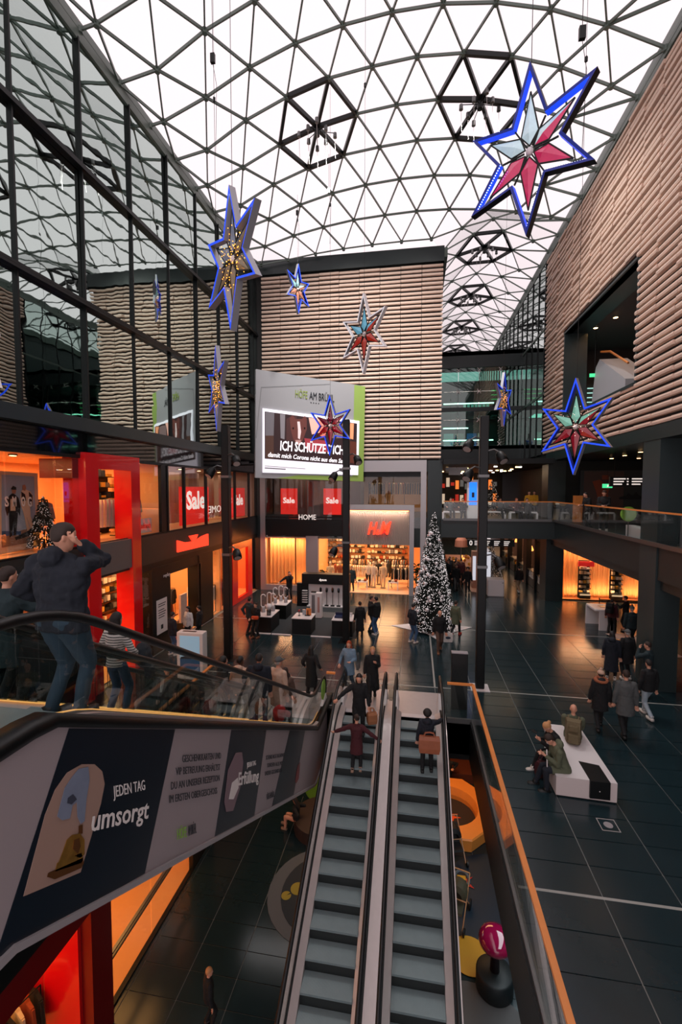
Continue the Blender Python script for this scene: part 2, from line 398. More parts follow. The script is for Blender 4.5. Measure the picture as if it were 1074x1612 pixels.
struct('wall_front_corner', MB().box((XL-.5, YF-.1, 0), (-10.04, YF+.5, 8.4)), DARK)
# ================================================================ escalators
SL = .55
def make_profile(Yt, dirn, zt, zb):
    H = zt-zb; r = .45; t0 = .75; t1 = t0+H/SL
    def soft(u): return 0 if u < -r else (u if u > r else (u+r)**2/(4*r))
    def z(t): return zt-SL*(soft(t-t0)-soft(t-t1))
    return z, t1+.75
STEPM = mat('step_steel', (.50, .56, .57), .42, metal=.35, var=.15, bump=.0, scale=3)
def grooved():
    m = STEPM; nt = m.node_tree; b = nt.nodes['Principled BSDF']; tc = nt.nodes.new('ShaderNodeTexCoord'); wv = nt.nodes.new('ShaderNodeTexWave'); wv.inputs['Scale'].default_value = 22
    wv.bands_direction = 'X'; bp = nt.nodes.new('ShaderNodeBump'); bp.inputs['Strength'].default_value = .25; bp.inputs['Distance'].default_value = .01
    nt.links.new(tc.outputs['Object'], wv.inputs['Vector']); nt.links.new(wv.outputs['Fac'], bp.inputs['Height']); nt.links.new(bp.outputs[0], b.inputs['Normal'])
grooved()
RISER = mat('dark_riser', (.10, .12, .12), .5)
GREEN = mat('lime_green', (.52, .72, .25), .5)
LEDM = mat('skirt_light', (1, .72, .40), emit=.7)
BRUSH = mat('white_inlet_cap', (.82, .80, .80), .4)
def escalator(label, xc, Yt, dirn, zt, zb, sw=.97, ro=.66, discs=False, skirt=True, sides=(), trussm=STEELD, vis=(-99, 99)):
    z, T = make_profile(Yt, dirn, zt, zb)
    e = thing('escalator', label, 'escalator', (xc, Yt, zt), 0, 'escalators')
    P = lambda x, t, h: Vector((x, dirn*t, z(t)-zt+h))
    # steps
    run = .405; me = MB().box((-sw/2, 0, -.045), (sw/2, run-.006, 0)); step = me.mesh('step', STEPM)
    rm_ = MB().box((-sw/2, .0, -.27), (sw/2, .03, -.045)).mesh('riser', RISER)
    t = .35
    while t < T-.2:
        zz = z(t+run/2 if dirn < 0 else t+run/2)-zt
        y0 = dirn*t if dirn > 0 else -(t+run)
        s = link('step', step, e, loc=(0, y0, zz)); 
        dz = abs(z(t)-z(t+run))
        if dz > .02:
            r = link('riser', rm_, s, loc=(0, 0 if dirn < 0 else run-.036, 0))
        t += run
    ts = [-.55+(T+1.1)*k/60 for k in range(61)]; tin = [t for t in ts if 0 <= t <= T]
    # understructure (inside the truss, below the steps)
    MB().loft([[P(-ro-.1, t, -.32), P(ro+.1, t, -.32), P(ro+.1, t, -1.02), P(-ro-.1, t, -1.02)] for t in ts]).build('truss', trussm, e)
    for sd in (-1, 1):
        a = sw/2+.004; b = ro-.03
        MB().loft([[P(sd*a, t, -.3), P(sd*a, t, .06), P(sd*b, t, .14), P(sd*b, t, .08), P(sd*(a+.02), t, -.3)] for t in tin]).build('skirt_panel', STEEL, e)
        MB().loft([[P(sd*(ro+.03), t, -.35), P(sd*(ro+.03), t, .13), P(sd*(ro+.12), t, .13), P(sd*(ro+.12), t, -.35)] for t in ts]).build('deck_cover', STEEL, e)
        MB().loft([[P(sd*(ro-.03), t, .0), P(sd*(ro-.03), t, .1), P(sd*(ro+.03), t, .1), P(sd*(ro+.03), t, .0)] for t in ts]).build('glass_channel', BLACK, e)
        if skirt: MB().loft([[P(sd*b, t, .141), P(sd*b, t, .152), P(sd*(b-.018), t, .15), P(sd*(b-.018), t, .141)] for t in tin]).build('light_strip', LEDM, e)
        # glass balustrade with rounded ends, handrail
        R = .40; top = [P(sd*ro, t, .93) for t in ts]; bot = [P(sd*ro, t, .08) for t in ts]
        def newel(t0, s):    # half circle past the end of the profile
            c = P(sd*ro, t0, .93-R); return [c+Vector((0, dirn*s*R*math.cos(q), R*math.sin(q))) for q in [math.pi/2*(1-2*k/10) for k in range(11)]]
        n0, n1 = newel(ts[0], -1), newel(ts[-1], 1)
        rail = list(reversed(n0))+top[1:-1]+n1
        MB().tube(rail, .042, 8).build('handrail', RUBBER, e, smooth=True)
        gm = MB(); th = Vector((.006, 0, 0))
        for k in range(len(ts)-1):
            gm.prism([bot[k], bot[k+1], top[k+1], top[k]], th)
        for t0, nn in ((ts[0], n0), (ts[-1], n1)):
            c = P(sd*ro, t0, .93-R); low = P(sd*ro, t0, .08)
            gm.prism([low]+list(reversed(nn)), th)
        gm.build('glass_balustrade', GLASS, e)
        for t0, nn, s in ((ts[0], n0, -1), (ts[-1], n1, 1)):
            c = P(sd*ro, t0, 0)
            MB().loft([[c+Vector((-.09, dirn*s*.28, 0)), c+Vector((.09, dirn*s*.28, 0)), c+Vector((.09, -dirn*s*.5, 0)), c+Vector((-.09, -dirn*s*.5, 0))],
                       [c+Vector((-.03, dirn*s*.36, .33)), c+Vector((.03, dirn*s*.36, .33)), c+Vector((.05, -dirn*s*.35, .12)), c+Vector((-.05, -dirn*s*.35, .12))]]).build('inlet_cap', BRUSH, e)
            if discs and s*dirn > 0:
                cc = P(sd*ro, t0, .53)+Vector((0, dirn*s*.06, 0)); 
                MB().loft([[cc+Vector((q, .26*math.cos(a_), .30*math.sin(a_))) for a_ in [2*math.pi*k/20 for k in range(20)]] for q in (-.012, .018)]).build('green_sign', GREEN, e)
    for t0, s in ((0, -1), (T, 1)):
        zz = z(t0)-zt
        MB().box((-ro-.05, min(dirn*t0, dirn*(t0+s*1.5)), zz-.04), (ro+.05, max(dirn*t0, dirn*(t0+s*1.5)), zz+.006)).build('landing_plate', STEEL, e)
        y = dirn*(t0-s*.12); MB().box((-sw/2, y-.1, zz), (sw/2, y+.1, zz+.018)).build('comb_plate', mat('comb_aluminium', (.85, .83, .84), .35, metal=.6), e)
    return e, z
EC = {}
for nm, xc, lab in (('CL', -1.53, 'steel escalator going down to the lower level, left of the central pair'), ('CR', .13, 'steel escalator going down to the lower level, right of the central pair')):
    EC[nm] = (*escalator(lab, xc, 13.15, -1, 0.0, ZL, skirt=False), xc, 13.15, -1)
for nm, xc, lab in (('E1', -3.32, 'escalator down from the upper level with the long printed advert along its side'), ('E2', -4.80, 'escalator from the upper level running behind the one with the advert')):
    EC[nm] = (*escalator(lab, xc, 2.25, 1, Z1, 0.0, sw=.92, ro=.58, discs=True, trussm=BLACK), xc, 2.25, 1)
def on_esc(nm, Y):      # height of the step surface at Y
    e, z, xc, Yt, d = EC[nm]
    return z((Y-Yt)*d)
# steel cover between the central pair
MB().loft([[(-.75, 13.6-.2*k, EC['CL'][1](.2*k-.45)+.135), (-.65, 13.6-.2*k, EC['CL'][1](.2*k-.45)+.135), (-.65, 13.6-.2*k, EC['CL'][1](.2*k-.45)-.2), (-.75, 13.6-.2*k, EC['CL'][1](.2*k-.45)-.2)] for k in range(48)]).build('centre_cover', STEEL, EC['CL'][0]).matrix_parent_inverse = parent_mat(EC['CL'][0]).inverted()

# ---- advert along the near side of the left escalator
XA = -2.585
nrm = (1, 0, 0)
def deckz(Y): return max(.50+.55*(10.9-Y), .05) if Y > 3.2 else min(.50+.55*(10.9-Y), 4.98)
ad = thing('advertising_banner', 'long printed advert cladding with grey and navy fields along the escalator side', 'advert', (XA, 8, 0))
A_GREY = mat('ad_grey', (.60, .56, .57), .35, var=.04, scale=.8); A_NAVY = mat('ad_navy', (.055, .10, .145), .3)
A_BEIGE = mat('ad_beige', (.62, .51, .46), .4); INK = mat('ad_ink', (.10, .13, .16), .5); A_WHITE = mat('ad_white', (.88, .86, .85), .5)
ys = [1.6+.2*k for k in range(62)]
def botz(Y): return max(-1.22, -.98+.55*(10.9-Y)) if Y > 2.4 else min(3.72, -.98+.55*(10.9-Y))
keep(MB().loft([[(XA-.06, y, botz(y)), (XA, y, botz(y)), (XA, y, deckz(y)), (XA-.06, y, deckz(y))] for y in ys]).build('cladding', A_GREY), ad)
keep(MB().loft([[(XA-.16, y, deckz(y)), (XA+.03, y, deckz(y)), (XA+.05, y, deckz(y)+.05), (XA+.02, y, deckz(y)+.11), (XA-.16, y, deckz(y)+.10)] for y in ys]).build('top_rail', BLACK, smooth=True), ad)
keep(MB().loft([[(XA-.05, y, botz(y)-.05), (XA+.03, y, botz(y)-.05), (XA+.03, y, botz(y)+.01), (XA-.05, y, botz(y)+.01)] for y in ys]).build('bottom_trim', ALU), ad)
A = lambda *ps: [hx(x, y, XA+.004) for x, y in ps]
def strip(xt0, xt1, xb0, xb1, m, nm='printed_field'):   # a slanted field between the deck and the bottom edge
    def edge(xa, xb):
        top = hx(xa, 1151, XA); lo = hx(xb, 1490-xb*.515, XA)
        return (Vector((XA+.003, top.y, deckz(top.y)-.01)), Vector((XA+.003, lo.y, botz(lo.y)+.02)))
    a, b = edge(xt0, xb0); c_, d_ = edge(xt1, xb1)
    keep(MB().prism([a, b, d_, c_], (.004, 0, 0)).build(nm, m), ad)
strip(108, 275, -10, 227, A_NAVY)
strip(364, 419, 338, 400, A_NAVY)
strip(456, 480, 428, 462, A_NAVY)
# arched photograph of a hand over a desk bell
arch = [(36, 1411), (70, 1283), (86, 1243), (105, 1216), (128, 1203), (148, 1203), (160, 1214), (164, 1234), (158, 1265), (126, 1373)]
keep(MB().prism(A(*arch), (.006, 0, 0)).build('arched_picture', A_BEIGE), ad)
HANDM = mat('pale_blue_hand', (.46, .50, .58), .5, var=.15, scale=9); GOLD = mat('brass', (.80, .60, .28), .3, metal=.8, var=.4, scale=12); GOLDD = mat('dark_brass', (.42, .26, .12), .4, metal=.5)
def flat(pts, m, nm, o=.010, par=None): keep(MB().prism([p+Vector((o, 0, 0)) for p in A(*pts)], (.003, 0, 0)).build(nm, m), par or ad)
flat([(112, 1222), (122, 1210), (137, 1207), (139, 1228), (134, 1258), (131, 1292), (125, 1297), (120, 1285), (119, 1262), (112, 1268), (108, 1288), (96, 1291), (88, 1285), (94, 1262), (100, 1240)], HANDM, 'hand_print')
flat([(104, 1256), (112, 1250), (118, 1258), (110, 1266), (103, 1264)], mat('hand_shadow', (.22, .24, .30), .6), 'finger_gap', .014)
flat([(72, 1380), (74, 1374), (128, 1350), (130, 1358), (126, 1366), (84, 1384)], GOLDD, 'bell_base')
flat([(84, 1372), (88, 1358), (126, 1342), (129, 1352), (126, 1358)], GOLD, 'bell_base')
flat([(90, 1358), (97, 1340), (103, 1322), (112, 1314), (124, 1312), (131, 1322), (131, 1345), (124, 1350)], GOLD, 'bell_dome')
flat([(112, 1336), (114, 1322), (122, 1319), (124, 1332), (120, 1344)], GOLDD, 'bell_mark', .014)
flat([(122, 1312), (122, 1300), (128, 1298), (128, 1312)], GOLDD, 'bell_button')
def adtext(t, a, b, h, m, **k):
    p, q = A(a, b); 
    lettering(t, p+Vector((.012, 0, 0)), q+Vector((.012, 0, 0)), (1, 0, 0), m, ad, height=h, depth=.003, up=(0, -.06, 1), **k)
adtext('JEDEN TAG', (177, 1255), (227, 1243), .105, A_WHITE)
adtext('umsorgt', (143, 1308), (234, 1287), .19, A_WHITE, bold=.012, shear=.3)
for t, a, b in (('GESCHENKKARTEN UND', (286, 1200), (347, 1194)), ('VIP BETREUUNG ERHÄLTST', (276, 1220), (346, 1212)), ('DU AN UNSERER REZEPTION', (268, 1243), (345, 1229)), ('IM ERSTEN OBERGESCHOSS', (265, 1264), (341, 1249))):
    adtext(t, a, b, .088, INK, shear=.1)
adtext('HÖFE', (278, 1322), (293, 1317), .13, GREEN, shear=.1); adtext('AM BRÜHL', (295, 1316), (308, 1311), .13, INK, shear=.1)
flat([(352, 1262), (358, 1212), (370, 1185), (380, 1184), (382, 1200), (377, 1240), (366, 1276), (355, 1278)], mat('pink_grey_picture', (.50, .42, .45), .5), 'oval_picture')
flat([(359, 1258), (364, 1232), (373, 1224), (374, 1240), (366, 1258)], A_WHITE, 'card_print', .014)
adtext('JEDEN TAG', (388, 1208), (402, 1204), .08, A_WHITE); adtext('Erfüllung', (374, 1236), (407, 1229), .20, A_WHITE, bold=.02, shear=.2)
for t, a, b in (('SCHENKE NICHT IRGENDWAS', (418, 1196), (447, 1191)), ('SONDERN ALLES MIT', (420, 1208), (444, 1204)), ('UNSERER GESCHENKKARTE', (416, 1221), (443, 1215))):
    adtext(t, a, b, .08, INK, shear=.1)
adtext('HÖFE AM BRÜHL', (419, 1259), (431, 1254), .11, INK)
flat([(464, 1230), (468, 1205), (472, 1200), (470, 1225), (466, 1233)], REDD, 'oval_picture')

# ================================================================ railings round the void
def railing(label, pts, z, rail_h=1.1, m=OAK, seg=1.6, group='glass railings'):
    o = thing('glass_railing', label, 'railing', (pts[0][0], pts[0][1], z), 0, group)
    P = [Vector((x-pts[0][0], y-pts[0][1], 0)) for x, y in pts]
    MB().tube([p+Vector((0, 0, rail_h)) for p in P], .01).build('rail_core', STEELD, o)
    for a, b in zip(P, P[1:]):
        MB().bar(a+Vector((0, 0, rail_h)), b+Vector((0, 0, rail_h)), .085, .05).build('handrail', m, o)
        MB().bar(a+Vector((0, 0, .02)), b+Vector((0, 0, .02)), .06, .14).build('base_channel', STEELD, o)
        L = (b-a).length; n = max(1, round(L/seg)); d = (b-a)/n
        for k in range(n):
            MB().bar(a+d*k+d.normalized()*.01+Vector((0, 0, .575)), a+d*(k+1)-d.normalized()*.01+Vector((0, 0, .575)), .018, 1.0).build('glass_pane', GLASS, o)
    return o
railing('oak-topped glass railing along the right edge of the void', [(.95, 12.95), (1.66, 12.95), (1.66, 1.5)], 0)
railing('oak-topped glass railing along the left edge of the void', [(-6.3, 2.0), (-6.3, 13.05), (-5.75, 13.1)], 0)
railing('short oak-topped railing between the two pairs of escalators', [(-2.62, 13.1), (-2.35, 13.1)], 0)
railing('oak-topped glass railing on the upper walkway at the right', [(7.72, 27.2), (7.72, 1.0)], Z1, 1.08)
railing('oak-topped glass railing on the gallery bridge above the corridor mouth', [(1.62, 26.95), (7.62, 26.95)], Z1, 1.08)
# ================================================================ shops along the left wall
GARM = [mat('cloth_%s' % n, c, .85, var=.15, scale=14) for n, c in (('black', (.07, .07, .08)), ('cream', (.86, .78, .66)), ('denim', (.42, .50, .58)), ('rust', (.62, .28, .14)), ('grey', (.45, .43, .42)), ('navy', (.12, .15, .22)), ('mustard', (.80, .58, .22)), ('white', (.85, .82, .78)), ('light_denim', (.62, .68, .70)), ('olive', (.33, .34, .22)))]
def garment_mesh(kind, m):
    g = MB()
    if kind == 'jeans':
        for s in (-1, 1):
            g.loft([[(s*.1+a*.095*q, b*.04*q, z) for a, b in ((-1, -1), (1, -1), (1, 1), (-1, 1))] for z, q in ((0, .8), (-.12, 1), (-.5, .85), (-1.0, .75))])
    else:
        L = .75 if kind == 'shirt' else 1.0
        g.loft([[(a*w_, b*.045, z) for a, b in ((-1, -.7), (0, -1), (1, -.7), (1, .7), (0, 1), (-1, .7))] for z, w_ in ((0, .06), (-.05, .2), (-.3, .19), (-L, .23))])
        for s in (-1, 1): g.bar((s*.19, 0, -.07), (s*.29, 0, -.55), .1, .05, (0, 1, 0))
    return g.mesh('garment', m)
GM = {}
def gmesh(kind, mi):
    if (kind, mi) not in GM: GM[(kind, mi)] = garment_mesh(kind, GARM[mi])
    return GM[(kind, mi)]
def clothes_rack(label, loc, rz, L, n, kind, cols, group, h=1.45, base=True):
    o = thing('clothes_rack', label, 'clothes rack', loc, rz, group)
    f = MB()
    f.tube([(-L/2, 0, h), (L/2, 0, h)], .016, 6)
    if base:
        for s in (-1, 1): f.tube([(s*L/2, 0, h), (s*L/2, 0, .03)], .016, 6).box((s*L/2-.02, -.25, 0), (s*L/2+.02, .25, .035))
    else: f.tube([(-L/2, 0, h), (-L/2, .25, h)], .012, 6).tube([(L/2, 0, h), (L/2, .25, h)], .012, 6)
    f.build('rail_frame', BLACK, o)
    for k in range(n):
        g = link('garment', gmesh(kind, cols[k % len(cols)]), o, loc=(-L/2+L*(k+.5)/n, 0, h-.06)); g.rotation_euler = (0, 0, math.pi/2+random.uniform(-.15, .15))
    return o
def shelf_unit(label, loc, rz, W, H, n, group, cols, m=ORANGE, d=.4):
    o = thing('shelf_unit', label, 'shelf', loc, rz, group)
    MB().box((-W/2, -.02, 0), (W/2, 0, H)).build('back_panel', m, o)
    for k in range(n):
        z = .15+(H-.2)*k/(n-1 if n > 1 else 1); s = MB().box((-W/2, -d, z), (W/2, -.02, z+.03)).build('shelf_board', BLACK, o)
        x = -W/2+.05
        while x < W/2-.2:
            w_ = random.uniform(.12, .3); h_ = random.uniform(.08, .28)
            MB().box((x, -d+.05, z+.031), (x+w_, -.08, z+.031+h_)).build('stacked_goods', random.choice(cols), s); x += w_+random.uniform(.03, .12)
    return o
def mannequin(label, loc, rz, top, bottom, group):
    o = thing('mannequin', label, 'mannequin', loc, rz, group)
    SK = mat('mannequin_shell', (.86, .80, .72), .4)
    MB().lathe([(.02, 1.42), (.055, 1.45), (.05, 1.52), (.085, 1.6), (.09, 1.68), (.05, 1.76)], 10).build('head', SK, o, True)
    MB().loft([[(a*math.cos(t), b*math.sin(t), z) for t in [2*math.pi*k/12 for k in range(12)]] for z, a, b in ((.85, .17, .11), (.98, .15, .10), (1.12, .16, .11), (1.3, .2, .12), (1.42, .17, .09), (1.47, .06, .06))]).build('top', top, o, True)
    for s in (-1, 1):
        MB().tube([(s*.19, 0, 1.4), (s*.25, .02, 1.12), (s*.24, -.05, .86)], .05, 8, rs=[.055, .045, .03]).build('arm', top, o, True)
        MB().tube([(s*.09, 0, .92), (s*.1, 0, .5), (s*.1, .02, .06)], .07, 8, rs=[.095, .07, .045]).build('leg', bottom, o, True)
    MB().lathe([(.2, 0), (.2, .015), (.02, .02), (.015, .1)], 14).build('base', STEELD, o)
    return o
def ceiling_lamps(label, z, pts, parent=None, power=0, sx=.25, m=None):
    m = m or LAMP
    for (x, y) in pts:
        o = thing('ceiling_lamp', label, 'lamp', (x, y, z), 0, label)
        MB().lathe([(.11, -.04), (.12, 0)], 12).build('lamp_rim', BLACK, o); MB().lathe([(.085, -.05), (.085, -.041)], 12).build('lamp_lens', m, o)
# shells of the two floors
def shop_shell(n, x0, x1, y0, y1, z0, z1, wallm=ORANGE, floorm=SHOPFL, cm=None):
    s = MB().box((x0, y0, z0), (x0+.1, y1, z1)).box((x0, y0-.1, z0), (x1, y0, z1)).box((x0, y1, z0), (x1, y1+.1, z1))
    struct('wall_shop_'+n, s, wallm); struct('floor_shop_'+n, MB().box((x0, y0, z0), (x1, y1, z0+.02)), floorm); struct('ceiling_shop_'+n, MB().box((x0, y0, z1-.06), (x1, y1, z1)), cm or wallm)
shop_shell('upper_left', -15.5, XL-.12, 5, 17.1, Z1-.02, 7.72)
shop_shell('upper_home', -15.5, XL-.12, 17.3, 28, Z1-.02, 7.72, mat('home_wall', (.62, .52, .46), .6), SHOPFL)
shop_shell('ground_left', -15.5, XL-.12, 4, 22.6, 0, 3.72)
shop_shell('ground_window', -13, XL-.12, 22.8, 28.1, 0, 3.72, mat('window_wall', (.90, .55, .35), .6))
for (x, y, sx, sy, z, p, c_) in ((-13, 9, 3, 5, 7.6, 260, WARM), (-13, 14.5, 3, 3.5, 7.6, 230, WARM), (-13, 20, 3, 3.5, 7.6, 90, (1, .72, .5)), (-13, 25.5, 3, 3.5, 7.6, 90, (1, .72, .5)), (-13, 8, 3, 5, 3.6, 230, WARM), (-13, 13.5, 3, 3.5, 3.6, 260, WARM), (-12.8, 19, 3, 5, 3.6, 300, WARM), (-11.6, 25.6, 1.6, 4, 3.6, 150, WARM)):
    area_light('shop_light', (x, y, z), sx, sy, p, c_)
ceiling_lamps('small round downlight in the ceiling of the upper left shop', 7.64, [(-11.2, 9.6), (-11.2, 11.0), (-11.3, 13.2), (-11.2, 14.3), (-12.6, 10.4), (-12.5, 13.8)])
ceiling_lamps('small round downlight above the upper home shop windows', 7.64, [(-11.4, 18.2), (-11.3, 20.3), (-11.4, 22.4), (-11.3, 24.6)])
ceiling_lamps('small round downlight in the ground floor shop at the left', 3.64, [(-11.3, 12.0), (-11.5, 14), (-11.8, 16.8), (-11.3, 21.6)])
# upper glazing: panes between black posts
posts_u = [15.27, 16.95, 17.42, 18.83, 20.97, 22.95, 24.6, 26.8, 28.1]
gl = struct('window_1', MB().box((XL-.1, 5, 7.62), (XL+.03, 28.15, 7.72)).box((XL-.1, 5, Z1-.04), (XL+.03, 28.15, Z1+.03)), BLACK)
for a in posts_u: MB().box((XL-.1, a-.05, Z1), (XL+.03, a+.05, 7.66)).build('window_post', BLACK, gl)
for a, b in [(5.2, 7.6), (7.6, 9.9), (9.9, 11.5), (11.5, 12.5)]+list(zip(posts_u, posts_u[1:])):
    if b-a < .6: MB().box((XL-.08, a, Z1), (XL-.0, b, 7.66)).build('dark_panel', BLACK, gl); continue
    MB().box((XL-.05, a+.03, Z1+.03), (XL-.035, b-.03, 7.62)).build('glass_pane', SHOPG, gl)
# big red portal frame through both floors
rf = thing('red_portal', 'tall glossy red portal frame standing through both shop floors', 'portal', (XL, 13.9, 0))
def rel(o, a, b, m, nm): return keep(MB().box(a, b).build(nm, m), o)
Xo = XL+.1
for a, b in ((12.45, 13.02), (14.70, 15.22)): rel(rf, (XL-.05, a, 0), (Xo+.1, b, 7.8), RED, 'red_post')
rel(rf, (XL-.05, 13.02, 7.31), (Xo+.1, 14.70, 7.8), RED, 'red_head')
rel(rf, (XL-.5, 14.72, 0), (XL-.05, 15.2, 7.7), RED, 'red_return'); rel(rf, (XL-.62, 12.47, 0), (XL-.05, 12.6, 7.7), RED, 'red_return')
rel(rf, (XL-.02, 13.02, 3.82), (Xo+.06, 14.70, 4.86), mat('grey_infill', (.36, .36, .36), .35), 'grey_infill')
rel(rf, (XL-.4, 12.0, 0), (Xo+.25, 12.44, .55), RED, 'red_plinth')
rel(rf, (XL-1.2, 12.2, 7.0), (XL-.05, 12.44, 7.6), REDD, 'red_return')
# poster of two people in the first window
po = thing('framed_poster', 'large framed window poster of two young people in streetwear', 'poster', (XL-.9, 9, Z1))
XP = XL-.9
def onp(pts, m, nm, o=.05, X=XP, par=None, th=.006):
    return keep(MB().prism([hx(x, y, X)+Vector((o, 0, 0)) for x, y in pts], (th, 0, 0)).build(nm, m), par or po)
onp([(-6, 741), (57, 745), (61, 860), (-6, 874)], mat('poster_frame', (.80, .66, .54), .5), 'poster_frame', 0, th=.045)
onp([(0, 747), (51, 750), (55, 852), (0, 862)], mat('poster_sky', (.56, .60, .66), .5, var=.12, scale=1), 'poster_sky')
onp([(0, 843), (20, 838), (55, 828), (55, 852), (0, 862)], mat('poster_ground', (.50, .36, .26), .6, var=.3, scale=6), 'poster_ground', .058)
onp([(0, 836), (30, 836), (30, 842), (0, 844)], mat('poster_sea', (.20, .30, .44), .5), 'poster_sea', .060)
B_ = mat('print_black', (.06, .055, .06), .6); SKP = mat('print_skin', (.62, .42, .32), .6); CRM = mat('print_cream', (.80, .66, .56), .6)
onp([(13, 779), (17, 776), (22, 780), (26, 784), (29, 797), (28, 812), (25, 805), (24, 822), (22, 843), (18, 843), (18, 815), (16, 843), (12, 846), (11, 806), (8, 812), (5, 801), (8, 784)], B_, 'figure_print', .064)
onp([(15, 770), (19, 767), (22, 771), (21, 777), (16, 777)], SKP, 'figure_print', .067); onp([(14, 770), (17, 765), (22, 767), (22, 771), (16, 771)], B_, 'figure_print', .07)
onp([(13, 786), (20, 784), (21, 804), (13, 804)], CRM, 'figure_print', .067)
onp([(31, 772), (36, 770), (45, 774), (49, 782), (48, 797), (44, 798), (45, 812), (50, 830), (46, 833), (38, 812), (44, 832), (40, 836), (34, 808), (30, 795), (29, 780)], CRM, 'figure_print', .064)
onp([(30, 774), (36, 778), (38, 788), (31, 789)], B_, 'figure_print', .067); onp([(42, 774), (48, 780), (47, 798), (43, 792)], B_, 'figure_print', .067)
onp([(32, 764), (36, 763), (38, 768), (36, 773), (32, 771)], SKP, 'figure_print', .067)
onp([(20, 846), (36, 838), (50, 832), (52, 838), (36, 846), (22, 850)], B_, 'figure_print', .066)
for ch, px in (('S', 8), ('M', 20), ('O', 34), ('G', 44)):
    a, b = hx(px, 797, XP+.08), hx(px+6, 797, XP+.08); lettering(ch, a, b, (1, 0, 0), A_WHITE, po, height=.27, up=(0, 0, 1), bold=.02)
# panel and small snowy tree behind the first windows
keep(MB().box((XL-1.3, 10.95, Z1), (XL-1.2, 11.9, 7.0)).build('black_display_panel', BLACK), po)
def small_tree(label, loc, H, R, n):
    o = thing('snowy_tree', label, 'tree', loc); rnd = random.Random(5)
    cone = MB()
    for k in range(n):
        t = rnd.random()**.6; z = H*(1-t)*.95+.1; r = R*t*rnd.uniform(.5, 1); a = rnd.uniform(0, 6.28); p = Vector((r*math.cos(a), r*math.sin(a), z)); q = p+Vector((math.cos(a)*.09, math.sin(a)*.09, -.05))
        cone.bar(p, q, .03)
    cone.build('branches', mat('dark_fir', (.07, .10, .08), .8), o, kind='stuff')
    b = MB()
    for k in range(n):
        t = rnd.random()**.6; z = H*(1-t)*.95+.1; r = R*t*1.05; a = rnd.uniform(0, 6.28); b.ball((r*math.cos(a), r*math.sin(a), z), .013, 4, 3)
    b.build('snow_dots', mat('snow_white', (.9, .88, .88), .5, emit=.25), o, kind='stuff')
    MB().lathe([(.03, 0), (.03, .3)], 8).build('trunk', BLACK, o)
small_tree('small snowy christmas tree in the upper window behind the poster', (XL-.55, 11.6, Z1+.03), 1.55, .42, 420)
# stock of the upper shop
for k, (x, y, rz, kind, cols) in enumerate(((XL-1.7, 12.2, 0, 'shirt', [0, 5, 0, 4]), (XL-3.4, 11.4, .1, 'coat', [6, 1, 0]), (XL-1.0, 14.6, 1.5, 'jeans', [8, 2, 7, 7, 1, 8]), (XL-3.4, 13.6, 0, 'shirt', [0, 4, 1]), (XL-1.4, 16.4, 0, 'shirt', [1, 4, 3]))):
    clothes_rack(['black rack of dark shirts right behind the red portal', 'rack with a mustard coat deeper in the upper left shop', 'rail of pale and blue jeans inside the red portal opening', 'back rack of black and cream shirts seen through the portal', 'rack of light shirts right of the portal upstairs'][k], (x, y, Z1+.02), rz, 1.5, 8, kind, cols, 'racks in the upper shop')
shelf_unit('black wall shelf of folded clothes seen in the portal opening', (-12.7, 15.9, Z1+.02), math.pi/2, 2.0, 2.3, 6, 'wall shelves in the left shops', [GARM[0], GARM[5], GARM[4], GARM[6]], BLACK)
shelf_unit('warm wall shelf of folded clothes at the back of the upper left shop', (-15.3, 10, Z1+.02), math.pi/2, 4, 2.3, 5, 'wall shelves in the left shops', [GARM[0], GARM[3], GARM[1]])
# white panel with a red mark beside the portal, red bench sign
wp = thing('window_panel', 'white display panel with a black round mark in the upper window right of the portal', 'panel', (XL-.5, 16.0, Z1))
keep(MB().box((XL-.55, 15.35, 5.1), (XL-.5, 16.0, 7.4)).build('white_sheet', WHITE), wp)
keep(MB().lathe([(.3, 0), (.3, .02)], 20).xf(Matrix.Translation((XL-.49, 15.45, 6.6)) @ Matrix.Rotation(math.pi/2, 4, 'Y')).build('round_mark', BLACK), wp)
rw = thing('red_window_sign', 'small red lettered sign standing low in the window right of the portal', 'sign', (XL-.4, 16.4, Z1))
keep(MB().box((XL-.45, 15.9, Z1+.05), (XL-.4, 16.85, Z1+.62)).build('sign_plate', WHITE), rw)
lettering('Kaufrausch', (XL-.38, 16.0, Z1+.25), (XL-.38, 16.75, Z1+.22), (1, 0, 0), mat('sign_red', (.85, .12, .08), .5), rw, height=.22, up=(0, 0, 1))
SALE = mat('sale_red', (.93, .16, .12), .5, emit=.55); SALET = mat('sale_white', (.98, .93, .90), .5, emit=.8)
def sale_reflection(y0, y1, z0, z1, lab):  # sale posters reflected in the left glass, built as glowing sheets
    o = thing('sale_poster_image', lab, 'poster', (XL-.35, y0, z0), 0, 'red sale posters')
    keep(MB().box((XL-.38, y0, z0), (XL-.33, y1, z1)).build('red_sheet', SALE), o)
    lettering('Sale', (XL-.32, y0+.2*(y1-y0), z0+.5*(z1-z0)-.15), (XL-.32, y0+.85*(y1-y0), z0+.5*(z1-z0)-.15), (1, 0, 0), SALET, o, up=(0, 0, 1), bold=.03)
sale_reflection(19.0, 21.9, 4.95, 6.75, 'wide red sale poster reflected in the upper left windows, built as a sheet, the nearer one')
sale_reflection(24.7, 26.9, 4.95, 6.7, 'red sale poster reflected in the upper left windows, built as a sheet, the farther one near the corner')
hs = thing('home_lettering', 'mirrored white home lettering, a reflection in the upper left window built as letters', 'sign', (XL-.2, 22, Z1))
lettering('HOME', (XL-.2, 23.6, Z1+.55), (XL-.2, 21.6, Z1+.55), (1, 0, 0), SALET, hs, height=.36, up=(0, 0, 1))  # reflection of the home lettering, modelled as reversed letters
